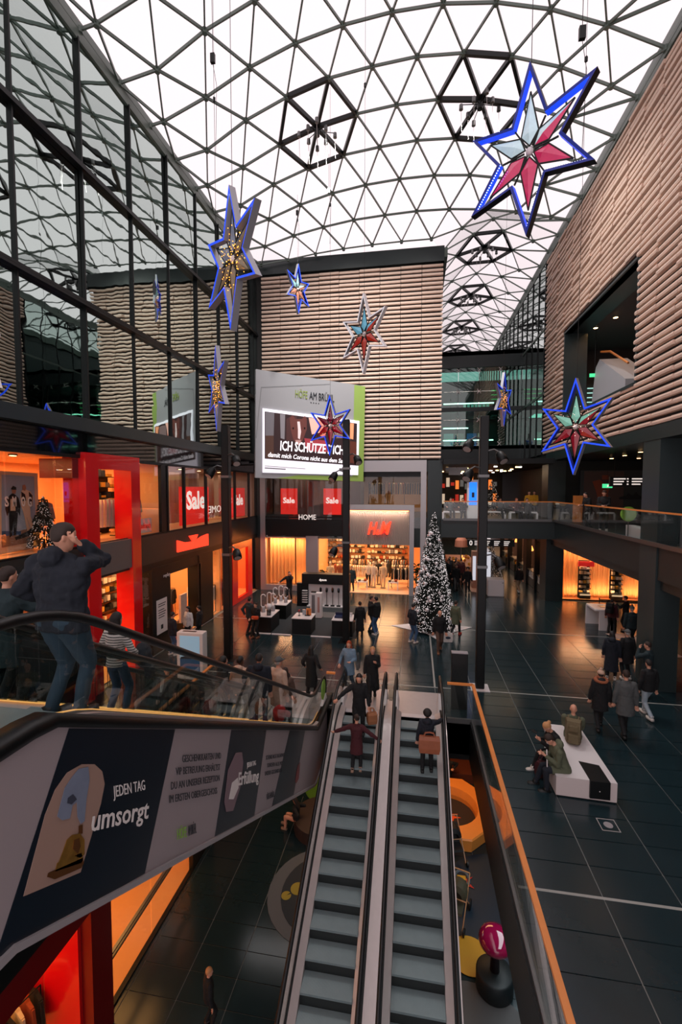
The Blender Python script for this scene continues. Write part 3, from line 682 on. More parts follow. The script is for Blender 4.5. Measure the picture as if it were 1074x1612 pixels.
for k in range(5):
    y = 18.9+k*1.9
    keep_c = MB(); 
    keep_c.loft([[(XL-1.9+.05*math.sin(q*5.1+dz), y+q*.1, z) for q in range(14)]+[(XL-1.93+.05*math.sin(q*5.1+dz), y+q*.1, z) for q in range(13, -1, -1)] for z, dz in ((Z1+.05, 0), (7.5, .4))])
    tag(keep_c.build('curtain', mat('grey_curtain', (.60, .50, .44), .8)), ['leftmost', 'second', 'third', 'fourth', 'rightmost'][k]+' grey curtain hanging behind the upper home shop windows', 'curtain', 'curtains behind the home shop windows')
# ---- ground floor shop fronts
gs = struct('window_2', MB().box((XL-.1, 15.25, 3.45), (XL+.03, 28.15, 3.72)).box((XL-.1, 4, 3.45), (XL+.03, 12.4, 3.72)), BLACK)
def block(y0, y1, nm='dark_pier', z1=3.5, m=BLACK, x0=XL-.5): return MB().box((x0, y0, 0), (XL+.04, y1, z1)).build(nm, m, gs)
MB().box((XL-.05, 6, .03), (XL-.035, 12.4, 3.45)).build('glass_pane', SHOPG, gs)
MB().box((XL-.05, 15.25, .03), (XL-.035, 16.1, 3.45)).build('glass_pane', SHOPG, gs)
block(16.1, 17.45); block(19.9, 20.0, 'door_post'); block(20.15, 21.5); block(23.7, 23.84, 'door_post')
MB().box((XL-.05, 21.5, .03), (XL-.035, 23.7, 3.45)).build('glass_pane', SHOPG, gs); MB().box((XL-.05, 26.95, .03), (XL-.035, 28.1, 3.45)).build('glass_pane', SHOPG, gs)
MB().box((XL-.5, 17.45, 3.05), (XL+.04, 20.15, 3.5)).build('black_header', BLACK, gs)
r2 = thing('red_window_frame', 'glossy red window frame at the ground floor near the front corner', 'portal', (XL, 25.3, 0))
for a, b in ((23.84, 24.58), (26.2, 26.9)): rel(r2, (XL-.05, a, 0), (XL+.12, b, 3.5), RED, 'red_post')
rel(r2, (XL-.05, 24.58, 3.1), (XL+.12, 26.2, 3.5), RED, 'red_head'); rel(r2, (XL-.05, 24.58, 0), (XL+.12, 26.2, .25), RED, 'red_sill')
rel(r2, (XL-1.2, 24.2, .02), (XL-1.1, 26.6, 3.4), mat('orange_back', (.95, .42, .22), .5), 'orange_back')
mannequin('cream mannequin standing in the red ground floor window', (XL-.55, 25.0, .25), -math.pi/2, GARM[1], GARM[7], 'mannequins in the left shops')
# red crown-like sign over the entrance
cs = thing('shop_sign', 'illuminated red cut-out sign above the ground floor shop entrance', 'sign', (XL+.1, 18.9, 4))
SG = mat('sign_glow', (.98, .25, .15), emit=1.2)
keep(MB().prism([(XL+.06, y, z) for y, z in ((17.95, 3.9), (20.85, 3.85), (20.85, 4.42), (20.2, 4.36), (19.55, 4.22), (19.8, 4.5), (19.0, 4.5), (19.3, 4.22), (18.6, 4.25), (17.95, 4.42))], (.08, 0, 0)).build('sign_plate', SG), cs)
poa = thing('notice_board', 'white notice poster on the black pier by the shop entrance', 'poster', (XL+.06, 16.8, 1))
keep(MB().box((XL+.05, 16.35, .75), (XL+.07, 17.1, 2.15)).build('white_sheet', WHITE), poa)
for k, z in enumerate((1.95, 1.86, 1.7, 1.6, 1.5, 1.4)): keep(MB().box((XL+.07, 16.45, z), (XL+.074, 17.0-.06*(k % 3), z+.035)).build('text_line', INK), poa)
keep(MB().box((XL+.07, 16.62, .92), (XL+.074, 16.78, 1.1)).build('text_line', INK), poa)
lettering('replay', (XL+.06, 16.9, 3.0), (XL+.06, 17.4, 3.0), (1, 0, 0), WHITE, poa, up=(0, 0, 1))
for k, (x, y, rz, kind, cols, L) in enumerate(((XL-1.2, 15.8, .2, 'shirt', [0, 1, 4], 1.3), (XL-1.4, 18.6, 0, 'shirt', [0, 9, 6, 3, 0], 1.6), (XL-2.8, 19.4, 0, 'coat', [1, 0, 4], 1.6), (XL-1.1, 22.5, .1, 'shirt', [7, 1, 7, 3], 1.5), (XL-2.3, 13.4, .3, 'shirt', [1, 6, 0], 1.5), (XL-1.3, 9.8, .3, 'coat', [0, 1, 3], 1.6), (XL-2.7, 21.4, 0, 'shirt', [5, 4], 1.3))):
    clothes_rack(['rack with pink and dark tops just right of the red portal', 'crowded rack of dark and mustard clothes inside the entrance', 'rack of coats deeper behind the entrance', 'rack of white tops right of the black entrance piers', 'rack of clothes seen between the two red posts', 'rack of coats behind the escalator at the far left', 'low rack of dark shirts right of the entrance'][k], (x, y, .02), rz, L, 9, kind, cols, 'racks in the ground floor shop')
for k, (y, W) in enumerate(((9, 5), (14.5, 4.5), (19.6, 5))):
    shelf_unit('tall lit wall shelf of goods, %s in the ground floor shop' % ['nearest', 'middle', 'farthest'][k], (-15.35, y, .02), math.pi/2, W, 2.9, 7, 'wall shelves in the left shops', [GARM[i] for i in (0, 1, 3, 4, 6, 7)])
chk = thing('checker_display', 'black and orange chequered display block beside the portal', 'display', (XL-.9, 15.7, .02))
MB().box((-.25, -.25, 0), (.25, .25, 1.75)).build('core', mat('orange_block', (.85, .35, .12), .5), chk)
for i in range(5):
    for j in range(15):
        if (i+j) % 2: MB().box((.25, -.25+i*.1, j*.115), (.256, -.15+i*.1, (j+1)*.115)).build('black_square', BLACK, chk)
st_ = thing('display_stand', 'narrow white display stand with print in the shop entrance', 'stand', (XL-.35, 19.15, .02))
MB().box((-.3, -.3, 0), (.3, .3, .45)).build('black_base', BLACK, st_); MB().box((-.05, -.28, .45), (.05, .28, 1.75)).build('white_sheet', mat('pinkish_print', (.80, .68, .62), .5, var=.2), st_)
lj = thing('pipe_sign', 'white U-shaped tube ornament hanging in the portal opening', 'ornament', (XL-1.2, 14.2, 2.6))
MB().tube([(0, -.15, .4), (0, -.15, .0), (0, .15, .0), (0, .15, .4)], .02, 6).build('tube', WHITE, lj); MB().tube([(0, 0, 0), (0, 0, .9)], .008, 5).build('hanger', BLACK, lj)
ht = thing('red_clothes_stand', 'black stand with red tops by the chequered block', 'clothes rack', (XL-.5, 15.35, .02), 1.2)
MB().tube([(-.3, 0, 0), (-.3, 0, 1.3), (.3, 0, 1.3), (.3, 0, 0)], .015, 6).build('rail_frame', BLACK, ht)
for k in range(4): link('garment', gmesh('shirt', 3), ht, loc=(-.2+.13*k, 0, 1.25))
# lower level shop under the left walkway
XW = -6.62
shop_shell('lower', -11, XW-.1, 4, 12.55, ZL, -1.1, ORANGE, SHOPFL, BLACK)
area_light('lower_shop_light', (-8.6, 9.5, -1.3), 2.5, 4, 150, (1, .45, .13)); area_light('lower_shop_light', (-8.6, 6, -1.3), 2.5, 2.5, 110, (1, .45, .13))
lw_ = struct('window_3', MB().box((XW-.12, 12.55, ZL), (XW+.02, 13.6, -1.1)).box((XW-.12, 12.2, ZL), (XW+.02, 12.55, -1.1)).box((XW-.1, 4, ZL), (XW+.02, 13.5, ZL+.05)), BLACK)
struct('wall_lower_left', MB().box((XW-.1, 13.6, ZL), (XW, 26, -1.1)), mat('lower_wall', (.62, .42, .30), .5))
for a, b in ((8.35, 10.1), (10.1, 12.1), (5.4, 6.8)): MB().box((XW-.05, a+.02, ZL+.05), (XW-.035, b-.02, -1.2)).build('glass_pane', SHOPG, lw_)
for z in (-3.9, -3.78): MB().box((XW-.07, 8.3, z), (XW-.0, 12.2, z+.04)).build('door_rail', STEELD, lw_)
r3 = thing('lower_red_portal', 'dark red portal frame on the lower level under the advert', 'portal', (XW, 7.5, ZL))
rel(r3, (XW-.05, 7.7, ZL), (XW+.2, 8.3, -1.1), REDD, 'red_post'); rel(r3, (XW-.05, 5.3, -1.9), (XW+.2, 7.7, -1.1), REDD, 'red_head'); rel(r3, (XW-1.4, 7.62, ZL), (XW-.05, 7.9, -1.9), RED, 'red_return')
clothes_rack('rack of dark clothes inside the lower red portal', (XW-1.1, 6.9, ZL+.02), 1.3, 1.4, 8, 'shirt', [0, 1, 3, 0], 'racks in the lower shop')
ck2 = thing('checker_pillar', 'black and orange chequered pillar in the lower shop window', 'display', (-8.2, 12.2, ZL+.02))
for i in range(4):
    for j in range(14): MB().box((-.4+i*.2, -.02, 1.2+j*.17), (-.2+i*.2, 0, 1.37+j*.17)).build('square', BLACK if (i+j) % 2 else MATS['orange_block'], ck2)
MB().box((-.4, 0, 0), (.4, .3, 3.8)).build('core', BLACK, ck2)
# ================================================================ front block: fashion shop over two floors
Y = YF
# frame and glazing
fr = struct('trim_shopfront', MB().box((-10.05, Y-.12, 0), (-9.72, Y+.1, 8.3)).box((.30, Y-.12, 0), (.64, Y+.1, 8.3)).box((-9.72, Y-.12, 7.72), (.30, Y+.1, 8.3)).box((-9.72, Y-.12, 0), (-6.9, Y+.1, .35)).box((-9.72, Y-.12, 8.3), (.64, Y+.3, 8.42)), ALU)
hf = thing('portal_frame', 'pale grey frame and fabric-like fascia of the main shop entrance with glowing red letters', 'shop front', (-2.2, Y, 0))
rel(hf, (-4.3, Y-.3, 5.34), (-.08, Y+.05, 5.66), ALU, 'frame_head'); rel(hf, (-.36, Y-.3, 0), (-.08, Y+.05, 5.34), ALU, 'frame_post'); rel(hf, (-4.42, Y-.3, 0), (-4.2, Y+.05, 5.66), ALU, 'frame_post')
FABRIC = mat('corrugated_fascia', (.62, .56, .53), .5)
mb = MB(); pts = []
for k in range(97): pts.append((-4.2+3.84*k/96, Y-.16-.05*(k % 2)))
mb.loft([[(x, y, z) for x, y in pts]+[(x, Y-.05, z) for x, y in reversed(pts)] for z in (3.15, 5.3)])
keep(mb.build('corrugated_fascia', FABRIC), hf)
rel(hf, (-4.15, Y-.24, 5.25), (-.4, Y-.17, 5.31), mat('fascia_light', (1, .62, .4), emit=2.5), 'light_strip')
HM = mat('red_neon', (1.0, .22, .12), emit=2.0)
sx = .22
for ch, x0, x1, z0, z1 in (('H', -2.95, -2.5, 3.82, 4.58), ('&', -2.46, -2.22, 3.82, 4.12), ('M', -2.2, -1.66, 3.86, 4.62)):
    lettering(ch, (x0, Y-.30, z0), (x1, Y-.30, z0), (0, -1, 0), HM, hf, height=z1-z0, depth=.06, up=(.24, 0, 1), bold=.03)
# upper floor windows
uf = struct('window_4', MB().box((-9.72, Y, 7.4), (.30, Y+.1, 7.72)).box((-9.72, Y, Z1-.1), (-4.4, Y+.1, Z1)).box((-9.72, Y-.02, 3.6), (-4.4, Y+.3, 4.66)), BLACK)
for a, b in ((-9.7, -7.5), (-7.48, -5.3), (-5.28, -3.5), (-3.48, -1.4), (-1.38, .28)):
    MB().box((a, Y+.02, (4.68 if b < -5 else 5.68)), (b, Y+.035, 7.4)).build('glass_pane', SHOPG, uf)
MB().box((-.08, Y, 3.0), (.3, Y+.04, 5.5)).build('glass_pane', SHOPG, uf); MB().box((-.08, Y, 3.0), (.3, Y+.3, 4.2)).build('dark_panel', DARK, uf)
HW = mat('home_room_wall', (.42, .36, .33), .6)
struct('wall_home_upper', MB().box((-9.8, Y+2.0, Z1-.2), (-3.5, Y+2.1, 7.7)).box((-6.9, Y+.6, Z1-.2), (-6.2, Y+2, 7.7)).box((-3.55, Y+.1, 5.6), (-3.45, Y+2, 7.7)), HW)
struct('slab_front', MB().box((XL, Y+.1, 4.62), (1.5, 36, Z1)).box((XL, Y+.1, 7.72), (1.3, 36, 8.35)).box((-9.7, Y+.3, 3.5), (1.0, 36, 4.62)), DARK)
struct('wall_front_back', MB().box((XL, 35.8, 0), (1.4, 36, 8.3)), ORANGE)
for k, (x0, x1) in enumerate(((-8.75, -7.62), (-5.88, -4.72))):
    o = thing('sale_poster_image', 'tall red sale poster in the front upper window, %s of the home lettering' % ('left', 'right')[k], 'poster', (x0, Y+.2, 5), 0, 'red sale posters')
    keep(MB().box((x0, Y+.2, 4.98), (x1, Y+.24, 6.67)).build('red_sheet', SALE), o)
    lettering('Sale', (x0+.17, Y+.19, 5.72), (x1-.17, Y+.19, 5.72), (0, -1, 0), SALET, o, up=(0, 0, 1), bold=.03)
o = thing('home_lettering', 'white illuminated home lettering on the front upper floor edge', 'sign', (-7, Y-.1, 4.6))
lettering('HOME', (-7.45, Y-.1, 4.66), (-6.31, Y-.1, 4.66), (0, -1, 0), SALET, o, height=.33, up=(0, 0, 1))
area_light('fascia_lamp', (-2.3, Y-.32, 5.28), 3.6, .08, 55, (1, .72, .55)); area_light('home_light', (-6.5, Y+1.2, 7.6), 5, 1, 30, (1, .75, .6)); 
area_light('upper_room_light', (-1.4, Y+3.5, 7.6), 2.5, 3, 70, (1, .7, .45))
for k, (x, c_) in enumerate(((-2.6, [0, 7, 4]), (-1.3, [3, 0, 1]), (-.2, [0, 4]))):
    clothes_rack(['left', 'middle', 'right'][k]+' rack of clothes in the upper window above the main entrance', (x, Y+2.2, Z1+.8), 0, 1.1, 7, 'shirt', c_, 'racks in the upper front window')
# ground floor
for a, b in ((-9.72, -7.0), (-6.2, -4.45)): MB().box((a, Y+.02, .35 if a < -9 else .02), (b, Y+.035, 3.6)).build('glass_pane', SHOPG, uf)
MB().box((-7.0, Y-.05, 0), (-6.2, Y+.3, 3.6)).build('grey_pier', ALU, uf)
cur = MB(); N = 70
def wavy(x0, x1, y, z0, z1, amp, n, th=.03):
    g = MB(); f = lambda k: (x0+(x1-x0)*k/n, y+amp*math.sin(k*2.1)+amp*.5*math.sin(k*.7+x0))
    P = [f(k) for k in range(n+1)]
    return g.loft([[(a, b, z) for a, b in P]+[(a, b+th, z) for a, b in reversed(P)] for z in (z0, z1)])
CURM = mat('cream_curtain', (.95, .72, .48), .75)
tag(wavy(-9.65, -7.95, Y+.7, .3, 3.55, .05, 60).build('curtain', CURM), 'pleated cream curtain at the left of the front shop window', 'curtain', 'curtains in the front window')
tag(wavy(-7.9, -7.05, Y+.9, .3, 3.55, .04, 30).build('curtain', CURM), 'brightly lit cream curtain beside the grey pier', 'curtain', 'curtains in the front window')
area_light('window_light', (-8.4, Y+.35, 3.38), 2.4, .4, 130, (1, .60, .32)); area_light('window_wash', (-7.5, Y+.3, .5), .9, .2, 9, WARM, (math.pi*.75, 0, 0))
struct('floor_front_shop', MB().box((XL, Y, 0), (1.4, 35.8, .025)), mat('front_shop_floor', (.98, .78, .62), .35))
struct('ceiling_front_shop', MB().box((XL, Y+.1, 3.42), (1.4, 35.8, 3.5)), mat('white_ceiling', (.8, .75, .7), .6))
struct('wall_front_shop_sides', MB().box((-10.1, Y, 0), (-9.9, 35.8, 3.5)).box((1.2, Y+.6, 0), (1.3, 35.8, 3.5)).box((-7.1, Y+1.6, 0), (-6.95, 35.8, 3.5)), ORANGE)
for x in (-5.2, -2.3): area_light('shop_light', (x, Y+2.6, 3.38), 2.2, 3.5, 170, (1, .56, .27)); area_light('shop_light', (x, Y+5.8, 3.38), 2.2, 2, 110, (1, .56, .27))
ceiling_lamps('small round downlight in the front shop ceiling', 3.40, [(x, Y+1.4+q) for q in (0, 1.6, 3.2) for x in (-5.4, -3.6, -2.2, -.9)])
for k, (x, y, c_) in enumerate(((-3.1, 1.7, (7, 0)), (-2.75, 1.6, (7, 7)), (-2.1, 1.55, (1, 1)), (-2.45, 2.6, (0, 4)), (-5.6, 1.1, (1, 0)), (-5.0, 1.4, (3, 0)))):
    mannequin(['mannequin in black and white at the left of the entrance group', 'mannequin in an all white outfit near the middle of the entrance', 'mannequin in a long cream coat at the right of the entrance group', 'dark dressed mannequin behind the entrance group', 'cream topped mannequin in the window left of the black pole', 'rust topped mannequin in the window behind the display wall'][k], (x, Y+y, .025), 0, GARM[c_[0]], GARM[c_[1]], 'mannequins in the front shop')
for k, (x, y, rz, kind, c_, L) in enumerate(((-1.0, 1.9, .2, 'shirt', [0, 4, 0, 7], 1.1), (-.9, 3.2, 0, 'coat', [1, 7, 4], 1.5), (-3.7, 2.6, 0, 'shirt', [7, 1, 7], 1.2), (-2.6, 4.0, 0, 'coat', [0, 7, 1, 4], 1.8), (-4.9, 3.0, 0, 'shirt', [3, 1, 7, 6], 1.6), (-3.9, 5.2, 0, 'shirt', [1, 4, 0], 1.8), (-1.4, 5.4, 0, 'coat', [7, 2, 0], 1.8))):
    clothes_rack(['rack of grey and black tops at the right of the entrance', 'long rack of pale coats behind the right rack', 'rack of white tops left of the mannequins', 'rack of coats behind the mannequin group', 'rack of rust and cream tops in the left window', 'rack of tops at the back left of the front shop', 'rack of blue and white coats at the back right'][k], (x, Y+y, .025), rz, L, 9, kind, c_, 'racks in the front shop', 1.35)
for k, (x, y, W) in enumerate(((-5.6, 35.7, 3.2), (-2.2, 35.7, 3.2))):
    shelf_unit(['left', 'right'][k]+' wall shelf of folded clothes at the back of the front shop', (x, y, .03), 0, W, 2.9, 7, 'wall shelves in the front shop', [GARM[i] for i in (0, 1, 3, 7, 4)])
for k, (x, y) in enumerate(((-3.4, 1.0), (-5.4, 2.2), (-1.4, 1.1))):
    o = thing('display_table', ['low white box table with folded tops left of the mannequins', 'table of folded goods in the left front window', 'low table of folded trousers near the right rack'][k], 'table', (x, Y+y, .025), 0, 'display tables')
    MB().box((-.35, -.3, .5), (.35, .3, .56)).build('table_top', WHITE, o)
    for a in (-.3, .3):
        for b in (-.25, .25): MB().box((a-.02, b-.02, 0), (a+.02, b+.02, .5)).build('leg', WHITE, o)
    for q in range(3): MB().box((-.3+q*.2, -.2, .56), (-.14+q*.2, .15, .62+.03*q)).build('folded_garment', GARM[(0, 7, 3)[q]], o)
def pot_plant(label, loc, H, n=60, cat='plant', group=None):
    o = thing('potted_plant', label, cat, loc, 0, group); rnd = random.Random(int(H*77))
    MB().lathe([(.16, 0), (.2, .3), (.17, .3), (.16, .27)], 12).build('pot', BLACK, o)
    MB().tube([(0, 0, .2), (0, 0, H*.6)], .02, 6).build('stem', mat('bark', (.25, .18, .12), .8), o)
    lf_ = MB().add([(0, 0, 0), (.05, .1, .03), (0, .28, -.03), (-.05, .1, .03), (0, .14, -.01)], [(0, 1, 4), (1, 2, 4), (2, 3, 4), (3, 0, 4)]).mesh('leaf', mat('leaf_green', (.12, .22, .12), .5))
    for k in range(n):
        l = link('leaf', lf_, o, loc=(rnd.uniform(-.08, .08), rnd.uniform(-.08, .08), H*rnd.uniform(.4, .95))); l.rotation_euler = (rnd.uniform(-.6, .9), 0, rnd.uniform(0, 6.28)); l.scale = (1.3, 1.3, 1.3)
pot_plant('leafy green plant behind the tree at the edge of the front shop', (.1, Y+.5, .02), 1.9, 70)
pot_plant('leafy green plant in the left front window beside a mannequin', (-6.0, Y+.6, .02), 1.3, 50)

# ---- big angled advert board with screen, hung before the slatted wall
P0 = Vector((-3.2, 27.85, 0)); DIR = Vector((.784, .620, 0)); NB = Vector((.620, -.784, 0))
bd = thing('advert_board', 'large angled grey and green advert board with a lit screen on the slatted wall', 'advert board', (-6, 25.7, 7))
Bp = lambda x, y, o=0: hit(x, y, P0, NB)+NB*o
def bflat(pts, m, nm, o, th=.02): return keep(MB().prism([Bp(x, y, o) for x, y in pts], NB*th).build(nm, m), bd)
BG = mat('board_grey', (.66, .665, .68), .45); BGR = mat('board_green', (.60, .72, .36), .5)
bflat([(403, 581), (575, 608), (572, 758), (402, 752)], BG, 'board', -.15, .15)
bflat([(558, 606), (575, 608.5), (572, 758), (436, 753), (470, 748), (555, 750)], BGR, 'green_field', .0, .012)
bflat([(411, 609), (520, 604), (519, 605.5), (412, 610.5), (404, 690), (403, 690)], mat('board_grey_dark', (.55, .56, .57), .5), 'outline_print', .0, .01)
def em(n, c, e): return mat(n, c, .5, emit=e)
bflat([(413, 643), (565, 663), (563, 748), (413, 744)], em('screen_white', (.93, .91, .95), .75), 'screen', .02, .06)
bflat([(416, 648), (561, 667), (560, 733), (416, 722)], em('screen_dark', (.20, .13, .14), .35), 'screen_picture', .09, .004)
for pts, c in (([(417, 649), (431, 650), (430, 686), (417, 686)], (.42, .40, .42)), ([(440, 652), (448, 653), (447, 692), (441, 690)], (.50, .48, .50)), ([(417, 686), (430, 686), (430, 722), (417, 721)], (.30, .20, .17)), ([(450, 660), (458, 655), (466, 655), (470, 694), (450, 694)], (.28, .17, .17)),
               ([(485, 658), (515, 661), (510, 680), (490, 684)], (.95, .72, .66)), ([(515, 664), (540, 667), (540, 690), (520, 690)], (.50, .40, .40)), ([(542, 666), (556, 667), (555, 692), (548, 690)], (.95, .62, .45)), ([(545, 694), (560, 696), (560, 730), (545, 728)], (.36, .18, .14)), ([(478, 690), (512, 694), (515, 712), (482, 710)], (.62, .22, .26)), ([(500, 664), (512, 662), (512, 690), (503, 686)], (.86, .46, .40))):
    bflat(pts, em('screen_tone_%d' % (int(c[0]*100)*7+int(c[2]*100)), c, .45), 'picture_patch', .095, .003)
# horse's head with a white blaze
bflat([(455, 658), (460, 654), (464, 660), (474, 660), (479, 655), (482, 660), (482, 676), (477, 690), (473, 699), (466, 700), (461, 692), (457, 678)], em('horse_brown', (.40, .22, .20), .4), 'horse_print', .10, .003)
bflat([(467, 664), (471, 664), (473, 680), (471, 692), (468, 690), (468, 676)], em('horse_blaze', (.88, .80, .80), .5), 'horse_print', .105, .003)
for x in (460.5, 478.5): bflat([(x-1, 673), (x+1, 673), (x+1, 676), (x-1, 676)], BLACK, 'horse_eye', .107, .003)
bflat([(464, 693), (473, 693), (472, 701), (465, 700)], em('muzzle', (.72, .55, .53), .4), 'horse_print', .108, .003)
def btext(t, a, b, h, m, **k): lettering(t, Bp(*a, .115), Bp(*b, .115), NB, m, bd, height=h, up=(0, 0, 1), **k)
SW = em('screen_letter', (.97, .95, .97), .9)
btext('ICH SCHÜTZE DICH,', (440, 709), (542, 716), .52, SW, bold=.02, shear=.1)
btext('damit mich Corona nicht aus dem Sattel', (421, 719), (548, 730), .25, SW, bold=.015, shear=.25)
bflat([(416, 733), (480, 737.5), (480, 738.5), (416, 734)], em('fine_print', (.6, .58, .6), .4), 'text_line', .09, .003); bflat([(416, 736), (449, 738), (449, 739.5), (416, 737.5)], em('fine_print2', (.35, .33, .35), .3), 'text_line', .09, .003)
bflat([(533, 737), (541, 737.5), (541, 741), (533, 740.5)], em('fine_print2', (.3, .3, .3), .3), 'text_line', .09, .003)
def btext0(t, a, b, h, m): lettering(t, Bp(*a, .03), Bp(*b, .03), NB, m, bd, height=h, up=(0, 0, 1))
btext0('HÖFE', (465, 625.5), (484, 628), .42, mat('logo_green', (.58, .66, .28), .5)); btext0('AM BRÜHL', (487, 628.5), (526, 633), .42, INK)
for k in range(4): bflat([(489+k*4, 633+k*.5), (490.5+k*4, 633.2+k*.5), (490.5+k*4, 634.8+k*.5), (489+k*4, 634.6+k*.5)], INK, 'logo_dot', .0, .012)
for z in (8, 12.4): keep(MB().bar(P0+Vector((0, 0, z))-NB*.1-DIR*.5, (P0.x-.5, YF+.1, z), .08).build('bracket', BLACK), bd); keep(MB().bar((-8.3, 24.0, z), (XL+.02, 24.6, z), .08).build('bracket', BLACK), bd)
# ================================================================ right side, galleries and corridor
# glowing curtained shop on the ground floor
sg = struct('window_5', MB().box((8.6, YF+.25, 0), (14.5, YF+.35, .06)).box((8.6, YF+.25, 3.3), (14.5, YF+.35, 3.5)), BLACK)
MB().box((8.64, YF+.28, .06), (13.4, YF+.30, 3.3)).build('glass_pane', SHOPG, sg)
struct('wall_curtain_shop', MB().box((8.6, 31.2, 0), (14.5, 31.3, 3.5)).box((8.55, YF+.5, 0), (8.65, 31.2, 3.5)), ORANGE); struct('floor_curtain_shop', MB().box((8.6, YF+.35, 0), (14.5, 31.2, .02)), SHOPFL); struct('ceiling_curtain_shop', MB().box((8.6, YF+.35, 3.42), (14.5, 31.2, 3.5)), ORANGE)
area_light('curtain_shop_light', (11.2, YF+.75, 3.3), 5, .8, 190, (1, .62, .34)); area_light('curtain_shop_light', (11.2, YF+.6, .25), 4.4, .2, 90, (1, .62, .34), (math.pi*.9, 0, 0)); area_light('curtain_shop_light', (11, 30.4, 3.3), 4, 1, 120, (1, .5, .2))
for k, (a, b) in enumerate(((8.7, 9.85), (10.5, 11.62), (12.3, 13.5))):
    tag(wavy(a, b, YF+1.0, .05, 3.3, .05, 36).build('curtain', CURM), ['left', 'middle', 'right'][k]+' glowing cream curtain in the shop window at the right', 'curtain', 'curtains in the glowing window')
for k, x in enumerate((10.17, 11.96)):
    o = thing('goods_shelf', ['left', 'right'][k]+' tall black display shelf between the glowing curtains under a red sign', 'shelf', (x, YF+.9, .02), 0, 'display shelves in the glowing window')
    MB().box((-.32, .1, 0), (.32, .14, 2.3)).build('back_panel', BLACK, o)
    for j in range(6):
        s = MB().box((-.32, -.2, .35+j*.28), (.32, .1, .37+j*.28)).build('shelf_board', BLACK, o)
        for q in range(3): MB().box((-.28+q*.2, -.14, .371+j*.28), (-.13+q*.2, .04, .371+j*.28+random.uniform(.08, .2))).build('boxed_goods', random.choice((GARM[1], GARM[0], WHITE, GARM[6])), s)
    MB().box((-.45, -.28, 1.98), (.45, -.2, 2.28)).build('red_sign', mat('shelf_sign_red', (.75, .10, .10), .5, emit=.4), o)
    MB().box((-.3, -.22, 0), (.3, .1, .3)).build('black_base', BLACK, o)
hg = MB()
for k in range(46):
    x = random.uniform(8.9, 13.4); y = random.uniform(29.9, 31); L_ = random.uniform(.2, 1.0)
    o = thing('hanging_lamp', 'small glowing pendant behind the curtains of the right shop', 'lamp', (x, y, 3.42-L_), 0, 'pendants in the glowing shop')
    MB().box((-.09, -.09, -.1), (.09, .09, 0)).build('lamp_shade', mat('amber_lamp', (1, .62, .3), emit=2.2), o); MB().tube([(0, 0, 0), (0, 0, L_)], .006, 4).build('cord', BLACK, o)
# upper walkway: hoarding, lit opening, hanging direction sign
hb = thing('printed_hoarding', 'dim printed hoarding with faded pictures at the back of the right upper walkway', 'hoarding', (10.9, YF+.2, Z1))
keep(MB().box((9.55, YF+.22, Z1), (14.4, YF+.3, 7.75)).build('dark_sheet', mat('hoarding_dark', (.20, .22, .23), .5)), hb)
keep(MB().box((9.75, YF+.19, Z1), (11.9, YF+.22, 7.7)).build('brown_sheet', mat('hoarding_brown', (.33, .25, .24), .5)), hb)
Q = lambda x, y: hy(x, y, YF+.16)
RUST = mat('faded_rust_print', (.58, .27, .18), .6)
keep(MB().prism([Q(933, 758), (Q(945, 755)), Q(960, 768), Q(957, 777), Q(960, 790), Q(945, 800), Q(939, 775)], (0, -.01, 0)).build('rust_print', RUST), hb)
keep(MB().prism([Q(948, 748), Q(958, 748), Q(958, 755), Q(948, 755)], (0, -.01, 0)).build('rust_print', RUST), hb)
lettering('Pizza', Q(938, 769), Q(953, 767), (0, -1, 0), mat('faded_pink', (.75, .45, .38), .6), hb, up=(0, 0, 1))
sk = [(975, 783), (985, 780), (990, 776), (996, 780), (1002, 774), (1006, 780), (1012, 782), (1012, 786), (975, 786)]
keep(MB().prism([Q(*p) for p in sk], (0, -.01, 0)).build('skyline_print', mat('skyline_dark', (.10, .12, .14), .6)), hb)
keep(MB().prism([Q(971, 758), Q(1012, 757), Q(1012, 763), Q(971, 764)], (0, -.01, 0)).build('faded_writing', mat('faded_rust2', (.36, .26, .24), .6)), hb)
od = thing('lit_opening', 'narrow warm lit doorway at the left of the hoarding on the upper walkway', 'doorway', (9.1, YF+.2, Z1))
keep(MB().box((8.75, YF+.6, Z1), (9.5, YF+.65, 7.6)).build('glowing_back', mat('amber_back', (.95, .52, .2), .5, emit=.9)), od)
for k in range(5): keep(MB().box((8.75, YF+.3, 5.3+k*.45), (9.5, YF+.6, 5.34+k*.45)).build('shelf_board', BLACK), od)
keep(MB().box((8.62, YF-1.9, Z1), (9.0, YF-1.5, 6.3)).build('oak_counter', OAK), od)
ds = thing('direction_sign', 'black hanging direction sign with small white lines on the upper walkway', 'sign', (10, 22, 7.2))
keep(MB().box((8.6, 21.9, 6.78), (10.9, 22.0, 7.22)).build('sign_board', BLACK), ds)
for a in range(3):
    for b in range(3):
        keep(MB().box((8.75+a*.75, 21.88, 6.86+b*.12), (9.1+a*.75+.07*b, 21.9, 6.91+b*.12)).build('text_line', SALET), ds); keep(MB().box((9.3+a*.75, 21.88, 6.86+b*.12), (9.36+a*.75, 21.9, 6.91+b*.12)).build('text_line', SALET), ds)
for x in (8.8, 10.7): keep(MB().tube([(x, 21.95, 7.22), (x, 21.95, 8.3)], .012, 5).build('rod', BLACK), ds)
xs_ = thing('exit_sign', 'small green emergency exit sign under the direction sign', 'sign', (9.4, 24, 6.6))
keep(MB().box((9.1, 24, 6.72), (9.55, 24.04, 6.92)).build('green_face', mat('exit_green', (.25, .75, .5), .5, emit=1.5)), xs_)
